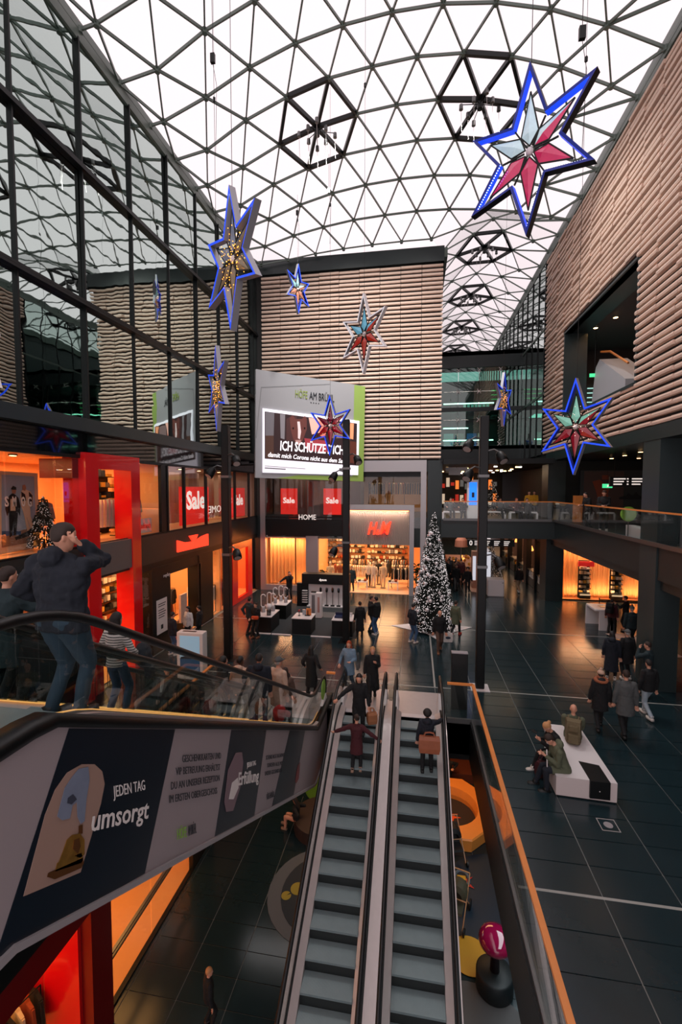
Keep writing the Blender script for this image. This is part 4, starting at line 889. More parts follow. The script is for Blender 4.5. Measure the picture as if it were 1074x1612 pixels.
keep(MB().prism([(9.3, 23.99, 6.76), (9.34, 23.99, 6.76), (9.38, 23.99, 6.82), (9.36, 23.99, 6.88), (9.31, 23.99, 6.88)], (0, -.005, 0)).build('pictogram', SALET), xs_); keep(MB().tube([(9.32, 24.02, 6.92), (9.32, 24.02, 8.3)], .008, 4).build('rod', BLACK), xs_)
ceiling_lamps('small warm spotlight in the black ceiling of the right upper walkway', 8.3, [(9.2+1.3*(k % 4)+.3*(k//4), 19+2.2*(k//4)) for k in range(16)], m=LAMP)
gd = thing('green_disc_sign', 'lime green round sign standing on the right upper walkway', 'sign', (7.85, 18.3, Z1))
MB().lathe([(.28, -.012), (.28, .012)], 22).xf(Matrix.Translation((.1, .2, .88)) @ Matrix.Rotation(math.pi/2, 4, 'X')).build('green_disc', GREEN, gd); MB().tube([(.1, .2, 0), (.1, .2, .6)], .02, 6).build('post', STEELD, gd)
wc = thing('white_ramp', 'curved white escalator cheek seen through the right walkway glass', 'escalator cheek', (8.0, 17.8, Z1))
MB().loft([[(0, y, 0), (.25, y, 0), (.25, y, h), (0, y, h)] for y, h in ((-.9, .06), (-.5, .25), (-.1, .38), (.5, .45), (1.0, .45))]).build('white_cheek', BRUSH, wc)
# through the slatted opening: escalator cheek, spots
ec = thing('white_escalator_end', 'white faceted escalator underside seen in the slatted opening', 'escalator cheek', (9.3, 25.0, 10.45))
MB().prism([Vector((0, a, b)) for a, b in ((-2.6, 0), (.9, 0), (1.3, 1.0), (.9, 2.6), (.4, 2.9), (-2.6, 1.2))], (1.3, 0, 0)).build('white_cladding', mat('white_cladding', (.72, .73, .75), .5), ec)
MB().tube([(.1, .5, 3.3), (.1, -.6, 3.0), (.1, -2.6, 1.9)], .05, 8).build('handrail', OAK, ec)
for k, (x, y) in enumerate(((9.6, 20.2), (10.1, 22.3), (9.6, 24.4), (11.8, 23.2), (11.5, 20.8), (9.2, 25.8), (12.5, 26))):
    o = thing('ceiling_spot', 'round warm ceiling spotlight in the room behind the slatted opening', 'lamp', (x, y, 15.1), 0, 'spots behind the slatted opening')
    MB().lathe([(.12, -.03), (.13, 0)], 14).build('lamp_rim', STEELD, o); MB().lathe([(.1, -.04), (.1, -.031)], 14).build('lamp_lens', LAMP, o)
area_light('opening_room_light', (11, 23, 14.9), 4, 5, 45, (1, .62, .45))
e2 = thing('exit_sign', 'small green exit sign in the room behind the slatted opening', 'sign', (9.3, 26, 12.6)); MB().box((-.25, 0, 0), (.25, .04, .18)).build('green_face', MATS['exit_green'], e2); MB().tube([(0, .02, .18), (0, .02, 2.5)], .01, 4).build('rod', BLACK, e2)
for k in range(7):
    o = thing('strip_light', 'thin horizontal strip light at the back of the room behind the slatted opening', 'lamp', (9.2, 29.9, 11.1+.28*k), 0, 'strips behind the slatted opening')
    for q in range(5): MB().box((q*1.1, 0, 0), (q*1.1+.8, .03, .05)).build('light_segment', mat('cool_strip', (.75, 1, .95), emit=.9), o)

# ---- bridge building across the corridor (upper glazed link)
YL = 35.9
lk = struct('wall_link_bridge', MB().box((1.5, YL, 15.9), (XR+.1, YL+.3, 17.1)).box((1.5, YL, 8.4), (XR+.1, YL+.3, 9.95)).box((1.5, YL, 12.6), (XR, YL+5, 12.9)).box((1.5, YL+5, 9.9), (XR, YL+5.2, 16)).box((1.5, YL, 16.8), (XR, YL+5, 17.1)).box((1.5, YL, 9.7), (XR, YL+5, 9.95)), DARK)
TG = glass_mat('teal_glass', (.35, .62, .55), 1.0, ior=1.9)
for i in range(4):
    x = 1.6+i*1.55
    for z0, z1 in ((9.98, 11.95), (11.95, 14.1), (14.1, 15.9)): MB().box((x+.012, YL+.1, z0+.012), (x+1.538, YL+.12, z1-.012)).build('glass_pane', TG, lk)
    for z in (11.95, 14.1, 15.7, 10.1):
        s = MB()
        for a in (-1, 1):
            for b in (-1, 1): s.bar((x, YL+.04, z), (x+a*.14, YL+.06, z+b*.16), .035)
        s.build('glass_fixing', STEEL, lk)
for k, z in enumerate((10.6, 11.6, 13.6)):
    o = thing('strip_light', ['lowest', 'middle', 'upper'][k]+' long white strip light inside the glazed link bridge', 'lamp', (2.2, YL+2.5, z), 0, 'strips in the link bridge')
    MB().box((0, 0, 0), (4.0 if k != 1 else 2.0, .1, .08)).build('light_segment', LAMPW, o); MB().box((0, -.02, .08), (4.0 if k != 1 else 2.0, .12, .12)).build('housing', STEELD, o)
for k in range(7):
    tag(MB().box((4.0+k*.32, YL+4.6, 13.1), (4.22+k*.32, YL+4.65, 13.9)).build('lit_window', mat('cool_window', (.80, .95, .92), emit=.55)), 'small bright pane in a row inside the glazed link bridge', 'window', 'bright panes in the link bridge')
gp = thing('green_pipe_light', 'green glowing light bars inside the right of the link bridge', 'lamp', (5.9, YL+2, 12.9)); GG = mat('green_glow', (.15, .85, .45), emit=1.2)
for z in (.9, 1.25, 1.6): MB().box((0, 0, z), (1.3, .05, z+.05)).build('green_bar', GG, gp)
for k, (x, c_) in enumerate(((2.3, (.55, .62, .66)), (3.2, (.45, .38, .36)), (4.2, (.20, .38, .65)), (5.1, (.6, .62, .58)))):
    tag(MB().box((x, YL+3.4, 9.97), (x+.8, YL+3.45, 11.3)).build('poster', mat('link_poster_%d' % k, c_, .5, emit=.25)), ['grey', 'brown portrait-like', 'blue', 'pale'][k]+' poster standing inside the glazed link bridge', 'poster')
area_light('link_light', (4.5, YL+2.5, 12.5), 4, 2, 60, (.8, 1, .93))
# ---- gallery level z 4.85 beyond the bridge
for k in range(34):
    o = thing('ceiling_spot', 'tiny warm ceiling spot over the gallery beyond the bridge', 'lamp', (2.0+5.4*random.random(), 28.5+random.random()*15, 8.1), 0, 'ceiling spots over the gallery')
    MB().box((-.09, -.09, -.05), (.09, .09, 0)).build('lamp_lens', LAMP if k % 3 else LAMPW, o)
struct('wall_gallery_back', MB().box((1.5, 44, Z1), (8, 44.2, 8.1)), mat('gallery_dark', (.10, .09, .09), .6))
area_light('gallery_light', (4.6, 34, 7.9), 4, 8, 90, (1, .75, .5))
for k in range(26):
    x = 2.0+5.6*(k % 13)/13; z = Z1+.2+1.5*(k//13)+random.uniform(0, .4)
    tag(MB().box((x, 43.8, z), (x+.3, 43.95, z+random.uniform(.3, 1.0))).build('lit_shop_panel', random.choice((mat('lit_amber', (1, .55, .25), emit=.8), mat('lit_cream', (.9, .8, .7), emit=.6), mat('lit_red', (.8, .2, .15), emit=.5), mat('lit_grey', (.5, .5, .5), emit=.3)))), 'small lit shop panel far back on the gallery', 'panel', 'lit panels at the back of the gallery')
tm = thing('info_totem', 'white information totem with a bright blue screen on the gallery bridge', 'totem', (3.35, 27.8, Z1))
MB().bevbox((-.32, -.1, 0), (.36, .1, 2.35), .03).build('white_case', WHITE, tm); MB().box((-.2, -.115, .85), (.24, -.1, 2.2)).build('blue_screen', mat('screen_blue', (.10, .45, .95), .4, emit=1.3), tm)
MB().box((-.05, -.125, 1.3), (.1, -.115, 1.6)).build('dark_icon', INK, tm)
ss = thing('hanging_sign', 'white rectangular hanging signs under the link bridge at the left', 'sign', (2.1, 30, 7.6)); MB().box((-.2, 0, .2), (1.2, .04, .45)).build('sign_board', WHITE, ss); MB().box((.0, -.1, -.05), (.75, -.05, .22)).build('sign_board', WHITE, ss); MB().tube([(.5, 0, .4), (.5, 0, .75)], .01, 4).build('rod', BLACK, ss)
tag(MB().box((.1, 29.85, 7.62), (.2, 29.9, 7.7)).build('sign_mark', INK), 'dark mark', 'mark'); bpy.data.objects.remove(bpy.data.objects['sign_mark'])
for k, (x, y, W) in enumerate(((2.3, 27.9, 1.3), (6.3, 28.0, 1.5), (4.7, 28.3, 1.2))):
    o = thing('gallery_bench', ['white bench behind the glass at the left of the gallery bridge', 'white bench at the right of the gallery bridge', 'white bench beside the blue screen totem'][k], 'bench', (x, y, Z1), 0, 'benches on the gallery bridge')
    MB().box((-W/2, -.2, .38), (W/2, .2, .46)).build('seat', WHITE, o)
    for s in (-1, 1): MB().box((s*W/2-.05, -.2, 0), (s*W/2+.05, .2, .38)).build('leg', WHITE, o)
# ---- ground corridor
bs = thing('floor_sign', 'black hanging level sign with a large white 0 over the corridor', 'sign', (4.2, 29.6, 3.2))
keep(MB().box((3.3, 29.6, 3.0), (6.2, 29.7, 3.42)).build('sign_board', BLACK), bs); lettering('0', (3.42, 29.58, 3.05), (3.62, 29.58, 3.05), (0, -1, 0), SALET, bs, height=.3, up=(0, 0, 1), bold=.02)
for a in range(4):
    for b in range(3): keep(MB().box((3.75+a*.6, 29.58, 3.07+b*.11), (4.0+a*.6+.05*b, 29.6, 3.115+b*.11)).build('text_line', SALET), bs)
for x in (3.6, 5.9): keep(MB().tube([(x, 29.65, 3.42), (x, 29.65, 3.8)], .012, 5).build('rod', BLACK), bs)
# right-hand corridor shop fronts, x = 7.9
cwr = struct('wall_corridor_right', MB().box((XR+1.8, 29.4, 0), (XR+1.9, 60, 3.8)).box((XR, 29.3, 3.3), (XR+1.9, 60, 3.8)), mat('corridor_back', (.35, .24, .18), .6))
for k, y in enumerate((30.9, 33.2, 36, 39.5, 43)): MB().box((XR-.05, y, 0), (XR+.3, y+(.9 if k == 1 else .25), 3.4)).build('dark_pier', BLACK, cwr)
for k, y in enumerate((29.7, 31.6, 34.6, 37.5, 41)):
    o = thing('shop_counter', ['nearest', 'second', 'third', 'fourth', 'farthest'][k]+' lit glass counter of goods along the right of the corridor', 'counter', (XR+.3, y, .02), 0, 'glass counters along the corridor')
    MB().box((-.25, 0, 0), (.4, 1.6, .55)).build('base', DARK, o); MB().box((-.25, 0, 1.0), (.4, 1.6, 1.04)).build('top', STEELD, o); MB().box((-.25, .01, .56), (-.235, 1.59, 1.0)).build('glass_front', SHOPG, o)
    for q in range(9): MB().ball((random.uniform(-.1, .25), .15+q*.16, .66), random.uniform(.06, .11), 6, 4).build('goods', GARM[(6, 1, 3)[q % 3]], o)
for y in (30.5, 33, 37, 42, 48): area_light('corridor_shop_light', (XR+1.1, y, 3.2), 1.2, 2, 45, (1, .52, .25))
for k, (x, y, z) in enumerate(((8.4, 30.2, 2.3), (8.6, 31.5, 2.6), (8.4, 34.5, 2.2), (8.7, 36.8, 2.5), (8.3, 39, 2.3))):
    o = thing('pendant_lamp', 'warm glowing lamp hanging in the corridor shops at the right', 'lamp', (x, y, z), 0, 'lamps in the corridor shops'); MB().lathe([(.04, .3), (.16, 0), (.13, -.08), (.02, -.1)], 12).build('lamp_shade', mat('amber_lamp', (1, .62, .3), emit=2.2), o); MB().tube([(0, 0, .3), (0, 0, 3.3-z)], .008, 4).build('cord', BLACK, o)
kb = thing('white_kiosk', 'white cube kiosk with a black post standing at the corridor mouth', 'kiosk', (4.9, 28.95, 0))
MB().bevbox((-.45, -.35, 0), (.55, .6, 1.05), .05).build('white_body', WHITE, kb); MB().box((.42, -.36, .85), (.47, -.35, .9)).build('round_hole', BLACK, kb)
pk = thing('black_post', 'slim black post on a round foot left of the white cube kiosk', 'post', (4.28, 28.4, 0)); MB().lathe([(.2, 0), (.2, .02), (.05, .03)], 16).build('foot', BLACK, pk); MB().box((-.06, -.04, .03), (.06, .04, 1.75)).build('shaft', BLACK, pk)
cb = thing('corridor_booth', 'long pale booth with advert sheets running down the middle of the corridor', 'booth', (4.3, 30, 0))
keep(MB().prism([(3.6, 29.6, .01), (4.35, 29.4, .01), (4.4, 36, .01), (3.4, 36, .01)], (0, 0, .05)).build('pale_plinth', mat('pale_plinth', (.85, .66, .56), .5)), cb)
keep(MB().box((3.75, 30.6, .06), (4.3, 31.2, 2.5)).build('pale_column', mat('booth_cream', (.72, .52, .42), .5)), cb); keep(MB().box((3.78, 30.55, .6), (3.98, 30.6, 2.2)).build('white_sheet', mat('backlit_white', (.85, .86, .9), emit=.7)), cb)
keep(MB().box((4.6, 31.0, .06), (5.0, 31.2, 2.4)).build('white_sheet', MATS['backlit_white']), cb)
keep(MB().box((2.6, 34, 0), (4.6, 40, .9)).build('stall_counter', mat('stall_wood', (.75, .48, .32), .5)), cb); keep(MB().lathe([(.5, 0), (.45, .5), (.2, .8), (.02, .9)], 14, (3.5, 35.5, 2.2)).build('stall_roof', mat('stall_pink', (.85, .55, .45), .6)), cb); keep(MB().tube([(3.5, 35.5, .9), (3.5, 35.5, 2.3)], .05, 6).build('stall_post', STEELD), cb)
for k in range(14): tag(MB().ball((2.8+random.random()*1.6, 34.3+k*.35, .9+.1), .11, 7, 5).build('fruit', MATS['amber_lamp'] if k % 4 == 0 else GARM[6]), 'small round goods lying on the corridor stall counter', 'goods', 'goods on the corridor stall')
small_tree('white dotted christmas tree behind the booth in the corridor', (5.4, 33.2, 0), 2.9, .8, 500)
small_tree('white dotted christmas tree on the gallery beyond the bridge', (5.0, 31, Z1), 2.4, .8, 400)
struct('corridor_shop_left', MB().box((1.55, 38, 0), (1.6, 60, 3.3)), mat('corridor_amber', (.85, .5, .3), .5, emit=.25))
area_light('corridor_light', (4.6, 45, 3.6), 4, 16, 160, (1, .7, .5)); area_light('corridor_light', (3, 33, 3.6), 2, 6, 50, (1, .85, .75))
area_light('corridor_glow', (7.2, 52, 2.5), 1, 6, 60, WARM)
# dark glazing with shop right of the first column
dg = struct('window_6', MB().box((14.0, -4, 0), (14.1, YF, 3.4)), BLACK)
# ---- queue area: white demo table
wt = thing('white_table', 'white block table with a dark opening standing near the glowing window', 'table', (8.9, 22.6, 0))
MB().bevbox((-.5, -.05, .9), (.45, 1.15, 1.0), .03).build('table_top', WHITE, wt); MB().box((-.3, -.05, 0), (.45, .02, .9)).build('side_panel', WHITE, wt); MB().box((-.5, 1.05, 0), (.45, 1.15, .9)).build('side_panel', WHITE, wt); MB().box((.2, -.05, 0), (.45, 1.1, .9)).build('side_panel', WHITE, wt); MB().box((-.1, .35, 1.0), (.3, .75, 1.012)).build('dark_screen', STEELD, wt)
wm = thing('white_mat', 'pale floor mat at the queue by the right column', 'mat', (9.4, 20.5, 0)); MB().prism([(-.7, 1.6, 0), (.4, -1.2, 0), (1.2, -1.0, 0), (.3, 1.8, 0)], (0, 0, .012)).build('mat_sheet', mat('pale_mat', (.85, .72, .66), .6), wm)
br = thing('belt_barrier', 'black retractable belt barrier by the glowing window', 'barrier', (10.4, 25, 0))
for x in (-.9, 1.2): MB().lathe([(.17, 0), (.17, .03), (.025, .05), (.025, .95), (.035, 1.0)], 12, (x, 0, 0)).build('post', BLACK, br)
MB().box((-.9, -.005, .88), (1.2, .005, .93)).build('belt', BLACK, br)
sp_ = thing('price_strip', 'narrow vertical strip of small lit goods beyond the right column', 'shelf', (13.2, 24, 0)); MB().box((-.03, .3, 0), (.33, .34, 3.2)).build('back_panel', BLACK, sp_)

for k in range(9): MB().box((0, 0, .4+k*.3), (.3, .3, .55+k*.3)).build('lit_goods', random.choice((MATS['lit_amber'], MATS['lit_red'])), sp_)
# ================================================================ hanging stars
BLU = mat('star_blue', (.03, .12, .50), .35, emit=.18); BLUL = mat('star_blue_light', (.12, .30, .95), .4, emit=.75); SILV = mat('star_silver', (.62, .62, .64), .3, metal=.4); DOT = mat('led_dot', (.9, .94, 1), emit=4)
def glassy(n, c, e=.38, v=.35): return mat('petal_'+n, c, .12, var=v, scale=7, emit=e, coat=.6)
PET = {'pink': (glassy('magenta', (.72, .12, .32)), glassy('pale', (.72, .82, .85), .35)), 'gold': (glassy('grey_gold', (.45, .38, .30)), glassy('grey', (.40, .42, .48))), 'multi': (glassy('coral', (.75, .48, .38)), glassy('sea', (.55, .72, .74))),
       'turq': (glassy('orange_red', (.62, .16, .10)), glassy('turquoise', (.40, .66, .76))), 'mag': (glassy('crimson', (.62, .04, .14), .25), glassy('dark_magenta', (.42, .05, .16))), 'irid': (glassy('wine', (.50, .08, .14)), glassy('mint', (.48, .74, .66)))}
OUT = [(0, 1.3), (.27, .47), (.95, .62), (.5, 0), (.95, -.62), (.27, -.47), (0, -1.3), (-.27, -.47), (-.95, -.62), (-.5, 0), (-.95, .62), (-.27, .47)]
def inset(P, d):
    n = len(P); out = []
    for i in range(n):
        a, b, c_ = Vector(P[i-1]), Vector(P[i]), Vector(P[(i+1) % n]); e1 = (b-a).normalized(); e2 = (c_-b).normalized()
        n1 = Vector((e1.y, -e1.x)); n2 = Vector((e2.y, -e2.x)); m = (n1+n2); m = m/max(.12, m.dot(n1)) if m.length > 1e-6 else n1
        L = min(m.length, 4.2); out.append(tuple(b+m.normalized()*d*L))
    return out
def star(label, loc, rz, style, frame, dots, sc=1., tilt=0, group=None):
    o = thing('hanging_star', label, 'star', loc, rz, group); o.scale = (sc, sc, sc); o.rotation_euler = (tilt, 0, rz)
    D = .065; I1 = inset(OUT, .042); n = 12
    V3 = lambda p, y: (p[0], y, p[1])
    faces = MB(); lining = MB(); outer = MB()
    for i in range(n):
        j = (i+1) % n
        for y in (-D, D): faces.add([V3(OUT[i], y), V3(OUT[j], y), V3(I1[j], y*.9), V3(I1[i], y*.9)], [(0, 1, 2, 3)])
        lining.add([V3(I1[i], -D*.9), V3(I1[j], -D*.9), V3(I1[j], D*.9), V3(I1[i], D*.9)], [(0, 1, 2, 3)])
        outer.add([V3(OUT[i], -D), V3(OUT[j], -D), V3(OUT[j], D), V3(OUT[i], D)], [(0, 1, 2, 3)])
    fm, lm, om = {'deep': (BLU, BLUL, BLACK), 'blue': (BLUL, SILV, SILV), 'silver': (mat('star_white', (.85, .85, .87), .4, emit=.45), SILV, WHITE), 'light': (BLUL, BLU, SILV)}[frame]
    faces.build('star_frame', fm, o); lining.build('frame_lining', lm, o); outer.build('frame_edge', om, o)
    if dots:
        d = MB()
        for i in dots:
            a, b = Vector(I1[i]), Vector(I1[(i+1) % n]); L = (b-a).length
            for k in range(int(L/.035)): q = a+(b-a)*(k+.5)/int(L/.035); d.ball((q.x*.985, -.04, q.y*.985), .0095, 4, 2)
        d.build('led_dots', DOT, o, kind='stuff')
    A_, B_ = PET[style]
    for k in range(6):
        tip = Vector(OUT[2*k])*.68; u = tip.normalized(); v = Vector((-u.y, u.x)); base = u*.08; mid = u*.26
        l = mid+v*.135; r = mid-v*.135; fl_ = .05
        for s, pt, mm in ((1, l, A_ if k in (2, 3, 4) else B_), (-1, r, B_ if k in (0, 5) else A_)):
            g = MB()
            for y in (-1, 1):
                g.add([V3(base, 0), V3(pt, 0), V3(tip, 0), V3(mid, y*fl_)], [(0, 1, 3), (1, 2, 3)])
            g.build('glass_petal', mm, o)
        g = MB()
        for a, b in ((base, l), (l, tip), (tip, r), (r, base)): g.bar(V3(a, 0), V3(b, 0), .018)
        g.build('petal_edge', BLACK, o)
        nt_ = Vector(OUT[2*k+1])*.86; MB().bar(V3(nt_.normalized()*.08, 0), V3(nt_, 0), .022).build('strut', BLACK, o)
    MB().ball((0, 0, 0), .06, 8, 6).build('hub', WHITE, o)
    if style == 'gold':
        g = MB(); rnd = random.Random(2)
        for k in range(140): a = rnd.uniform(0, 6.28); r = rnd.random()**.7*.6; g.ball((r*math.cos(a)*.7, rnd.choice((-.06, .06)), r*math.sin(a)), .009, 4, 2)
        g.build('gold_dots', mat('gold_dot', (1, .62, .2), emit=5), o, kind='stuff')
    if style in ('irid', 'multi', 'mag'):
        g = MB(); rnd = random.Random(4)
        for k in range(60): a = rnd.uniform(0, 6.28); r = rnd.random()*.6; g.ball((r*math.cos(a)*.7, rnd.choice((-.06, .06)), r*math.sin(a)), .008, 4, 2)
        g.build('spark_dots', mat('spark_dot', (1, .8, .75), emit=3), o, kind='stuff')
    top = Vector((loc[0], loc[1], loc[2]+1.3*sc)); zt = roofz(loc[0], loc[1])+.01
    wv = MB().tube([(0, 0, 1.3), (0, 0, 1.3+(zt-top.z)/sc)], .006, 4); wv.box((-.03, -.03, 1.3+(zt-top.z)/sc*.62), (.03, .03, 1.3+(zt-top.z)/sc*.62+.12))
    wv.build('suspension_wire', BLACK, o)
    return o
G_ = 'christmas stars under the glass roof'
star('largest star, deep blue frame with pink and pale glass petals, high at the right', (1.69, 7.63, 11.92), -.62, 'pink', 'deep', (2, 4, 5, 7, 8), 1.0, group=G_)
star('tall star with gold-lit grey petals and blue edges before the left wall', (-3.37, 8.06, 10.91), -.71, 'gold', 'blue', (0, 2, 3, 5), 1.0, group=G_)
star('narrow side-on star with gold dots low before the left glass wall', (-6.0, 13.09, 9.73), -.88, 'gold', 'blue', (), 1.0, group=G_)
star('small pale blue star high at the upper left of the slatted block', (-6.24, 23.51, 17.16), 1.18, 'multi', 'light', (), 1.0, group=G_)
star('silver framed star with turquoise and orange petals before the slatted block', (-1.72, 14.92, 11.75), -.63, 'turq', 'silver', (), 1.0, group=G_)
star('blue framed star with crimson petals hanging in front of the advert screen', (-3.63, 18.98, 9.36), -.29, 'mag', 'light', (), 1.0, group=G_)
star('bright blue star with red and mint sparkling petals before the right slatted wall', (4.24, 13.09, 8.36), -.82, 'irid', 'light', (), 1.0, group=G_)
star('small narrow blue star before the glazed link bridge', (4.13, 22.96, 10.99), 1.03, 'gold', 'light', (), 1.0, group=G_)
ps = hy(-22, 578, 9.5)
star('silver star mostly outside the left edge of the view', tuple(ps), -.5, 'turq', 'silver', (), 1.0, group=G_)
# spotlight clusters in the open roof hexagons
def spot(loc, target, power, size=1.0, col=(1, .97, .93)):
    l = bpy.data.lights.new('spotlight', 'SPOT'); l.energy = power; l.spot_size = size; l.spot_blend = .8; l.shadow_soft_size = .25; l.color = col
    o = bpy.data.objects.new('spotlight', l); C.objects.link(o); o.location = loc; d = Vector(target)-Vector(loc); o.rotation_euler = d.to_track_quat('-Z', 'Y').to_euler()
for k, (x, y) in enumerate(HEXC):
    z = roofz(x, y)-.15
    o = thing('spotlight_cluster', ['left', 'right', 'first', 'second', 'third', 'farthest'][k]+(' cluster of spotlights in an open hexagon of the hall roof' if k < 2 else ' cluster of spotlights in the corridor roof hexagons'), 'spotlights', (x, y, z), 0, 'spotlight clusters under the roof')
    MB().lathe([(.12, -.3), (.12, 0)], 10).build('hub', BLACK, o)
    for q in range(8):
        a = q*math.pi/4+.2; r = .55 if q % 2 else .8; p = Vector((r*math.cos(a), r*math.sin(a), -.25))
        f = MB().lathe([(.03, .12), (.075, .1), (.085, -.1), (.07, -.11)], 10, p).build('lamp_can', STEELD, o)
        MB().tube([(0, 0, -.1), p+Vector((0, 0, .1))], .018, 5).build('arm', BLACK, f)
        MB().tube([p+Vector((0, 0, -.1)), p+Vector((.03, 0, -1.0 if k < 2 else -.7))], .007, 4).build('hanging_rod', STEEL, f)
for x, y in HEXC[:2]:  # spots added at the clusters to lift walls, front block and floor
    z = roofz(x, y)-.7
    spot((x, y, z), (-4.5, YF, 12), 2300, 1.5); spot((x, y, z), (XR, 20, 12), 1500, 1.5); spot((x, y, z), (-3, YF, 5), 2400, 1.0); spot((x, y, z), (0, 13, 0), 1000, 1.3)
# thin cables and small devices hanging from the roof
for k, (x, y, z) in enumerate((hy(335, 92, 12), hy(518, 300, 22), hy(468, 335, 24), hy(917, 52, 10))):
    o = thing('hanging_device', ['small black box on a cable near the left wall top', 'small black box on a cable left of the roof centre', 'cluster of small fixings on a cable above the small pale star', 'small black box on a cable at the upper right'][k], 'cable box', (x, y, z), 0, 'cable boxes under the roof')
    MB().box((-.06, -.04, -.12), (.06, .04, .12)).build('box', BLACK, o); MB().tube([(0, 0, .12), (0, 0, roofz(x, y)-z+.01)], .007, 4).build('cable', BLACK, o); MB().tube([(0, 0, -.12), (.1, 0, -.7), (.05, 0, -2.5)], .006, 4).build('loose_cable', BLACK, o)
# ---- three black lamp posts
def lamp_post(label, x, y, H, heads, plate):
    o = thing('lamp_post', label, 'lamp post', (x, y, 0), 0, 'black lamp posts in the hall')
    MB().bevbox((-.14, -.14, .02), (.14, .14, H), .02).build('pole', BLACK, o)
    MB().box((-.3, -.3, 0), (.3, .3, .02)).build('base_plate', WHITE if plate else BLACK, o)
    for z, s in heads:
        h = MB().tube([(s*.1, -.1, z), (s*.3, -.15, z+.05), (s*.42, -.2, z-.03)], .03, 6).build('lamp_arm', STEELD, o)
        c_ = Vector((s*.5, -.24, z-.2)); d = Vector((s*.35, -.5, -.75)).normalized()
        MB().tube([c_-d*.2, c_-d*.12, c_+d*.06, c_+d*.2], .15, 10, rs=[.07, .14, .17, .17]).build('lamp_head', BLACK, h, True)
        MB().tube([c_+d*.19, c_+d*.21], .13, 10).build('lamp_glass', STEEL, h)
    for z in (H*.45, H*.78): MB().box((-.165, -.165, z), (.165, .165, z+.09)).build('clamp_ring', STEELD, o)
    return o
lamp_post('left black lamp post with spotlights, before the ground floor shop', -7.19, 16.32, 9.08, ((7.5, -1), (7.95, 1), (4.4, 1)), False)
lamp_post('middle black lamp post with spotlights, before the demo stand', -2.94, 19.04, 9.6, ((7.4, -1), (8.1, 1), (4.2, -1)), False)
lamp_post('right black lamp post on a white plate beside the void railing', 2.18, 15.3, 9.04, ((7.9, 1), (8.3, -1), (7.35, -1), (4.5, 1)), True)
# ================================================================ christmas tree
ct = thing('christmas_tree', 'tall christmas tree with white lights and silver baubles on a white star base', 'tree', (.85, 21.4, 0))
rnd = random.Random(11); TH, TR = 5.55, .98
tr = lambda z: TR*max(0, 1-(z-.2)/(TH-.2))**.92+.05
g = MB()
for k in range(3400):
    z = .15+(TH-.25)*(1-rnd.random()**.62); R = tr(z)*rnd.uniform(.62, 1.02); a = rnd.uniform(0, 6.283)
    p = Vector((R*math.cos(a), R*math.sin(a), z)); q = p+Vector((math.cos(a)*.13, math.sin(a)*.13, rnd.uniform(-.08, .03))); t = Vector((-math.sin(a), math.cos(a), 0))*.035
    g.add([p-t, p+t, q, p+Vector((0, 0, .05))], [(0, 1, 2), (0, 2, 3), (1, 3, 2)])
g.build('fir_branches', mat('fir_green', (.07, .11, .09), .8), ct, kind='stuff')
MB().loft([[(tr(z)*.72*math.cos(t), tr(z)*.72*math.sin(t), z) for t in [2*math.pi*k/20 for k in range(20)]] for z in (.1, 1.5, 3, 4.5, TH-.05)]).build('inner_foliage', mat('dark_fir', (.07, .10, .08), .8), ct)
g = MB()
for k in range(3000):
    z = .12+(TH-.1)*(1-rnd.random()**.62); R = tr(z)*rnd.uniform(.9, 1.1); a = rnd.uniform(0, 6.283); s = rnd.uniform(.012, .021)
    g.ball((R*math.cos(a), R*math.sin(a), z), s, 4, 2)
g.build('white_lights', mat('tree_light', (.95, .92, .92), .4, emit=.75), ct, kind='stuff')
BAU = MB().ball((0, 0, 0), 1, 12, 8).mesh('bauble', mat('silver_bauble', (.88, .87, .88), .25, metal=.4), True)
for k in range(120):
    z = .25+(TH-1)*(1-rnd.random()**.6); R = tr(z)*1.03; a = rnd.uniform(0, 6.283); b = link('bauble', BAU, ct, loc=(R*math.cos(a), R*math.sin(a), z)); s = rnd.uniform(.05, .095); b.scale = (s, s, s)
sb = tag(MB().prism([(-1.95+.85, 21.65, 0), (.55, 20.75, 0), (1.16, 19.66, 0), (1.5, 20.75, 0), (2.73, 22.0, 0), (1.6, 22.3, 0), (.9, 23.6, 0), (.2, 22.3, 0)], (0, 0, .02)).build('star_base', WHITE), 'flat white star-shaped base plate under the christmas tree', 'base plate')
# ================================================================ demo stand with black pods
mt_ = thing('demo_carpet', 'dark grey demo stand carpet with white front edging', 'carpet', (-4.5, 19.4, 0))
keep(MB().box((-7.6, 19.5, 0), (-2.55, 24.9, .018)).build('carpet_sheet', mat('carpet_grey', (.17, .19, .20), .85, bump=.3, scale=60)), mt_)
for a, b in ((-7.3, -6.5), (-6.45, -5.56), (-4.62, -3.7)): keep(MB().box((a, 19.4, 0), (b, 19.5, .03)).build('white_edging', WHITE), mt_)
keep(MB().box((-4.9, 22.4, .018), (-4.1, 23.4, .025)).build('grey_panel', mat('carpet_light', (.38, .37, .36), .8)), mt_)
def pod(label, x0, x1, y0, y1):
    o = thing('display_pod', label, 'display', ((x0+x1)/2, (y0+y1)/2, .02), 0, 'black display pods'); w_, d_ = (x1-x0)/2, (y1-y0)/2
    MB().box((-w_, -d_, 0), (w_, d_, .70)).build('black_body', BLACK, o); MB().bevbox((-w_-.02, -d_-.02, .70), (w_+.02, d_+.02, .74), .012).build('white_top', WHITE, o); return o
pod('black pod with a white top carrying small red and orange devices', -5.54, -4.64, 19.6, 20.5)
pod('black pod with a white top behind the two visitors at the left', -7.3, -6.53, 19.6, 20.85)
pod('black pod with a white top and two loop fans at the back left', -7.3, -6.45, 21.75, 22.75)
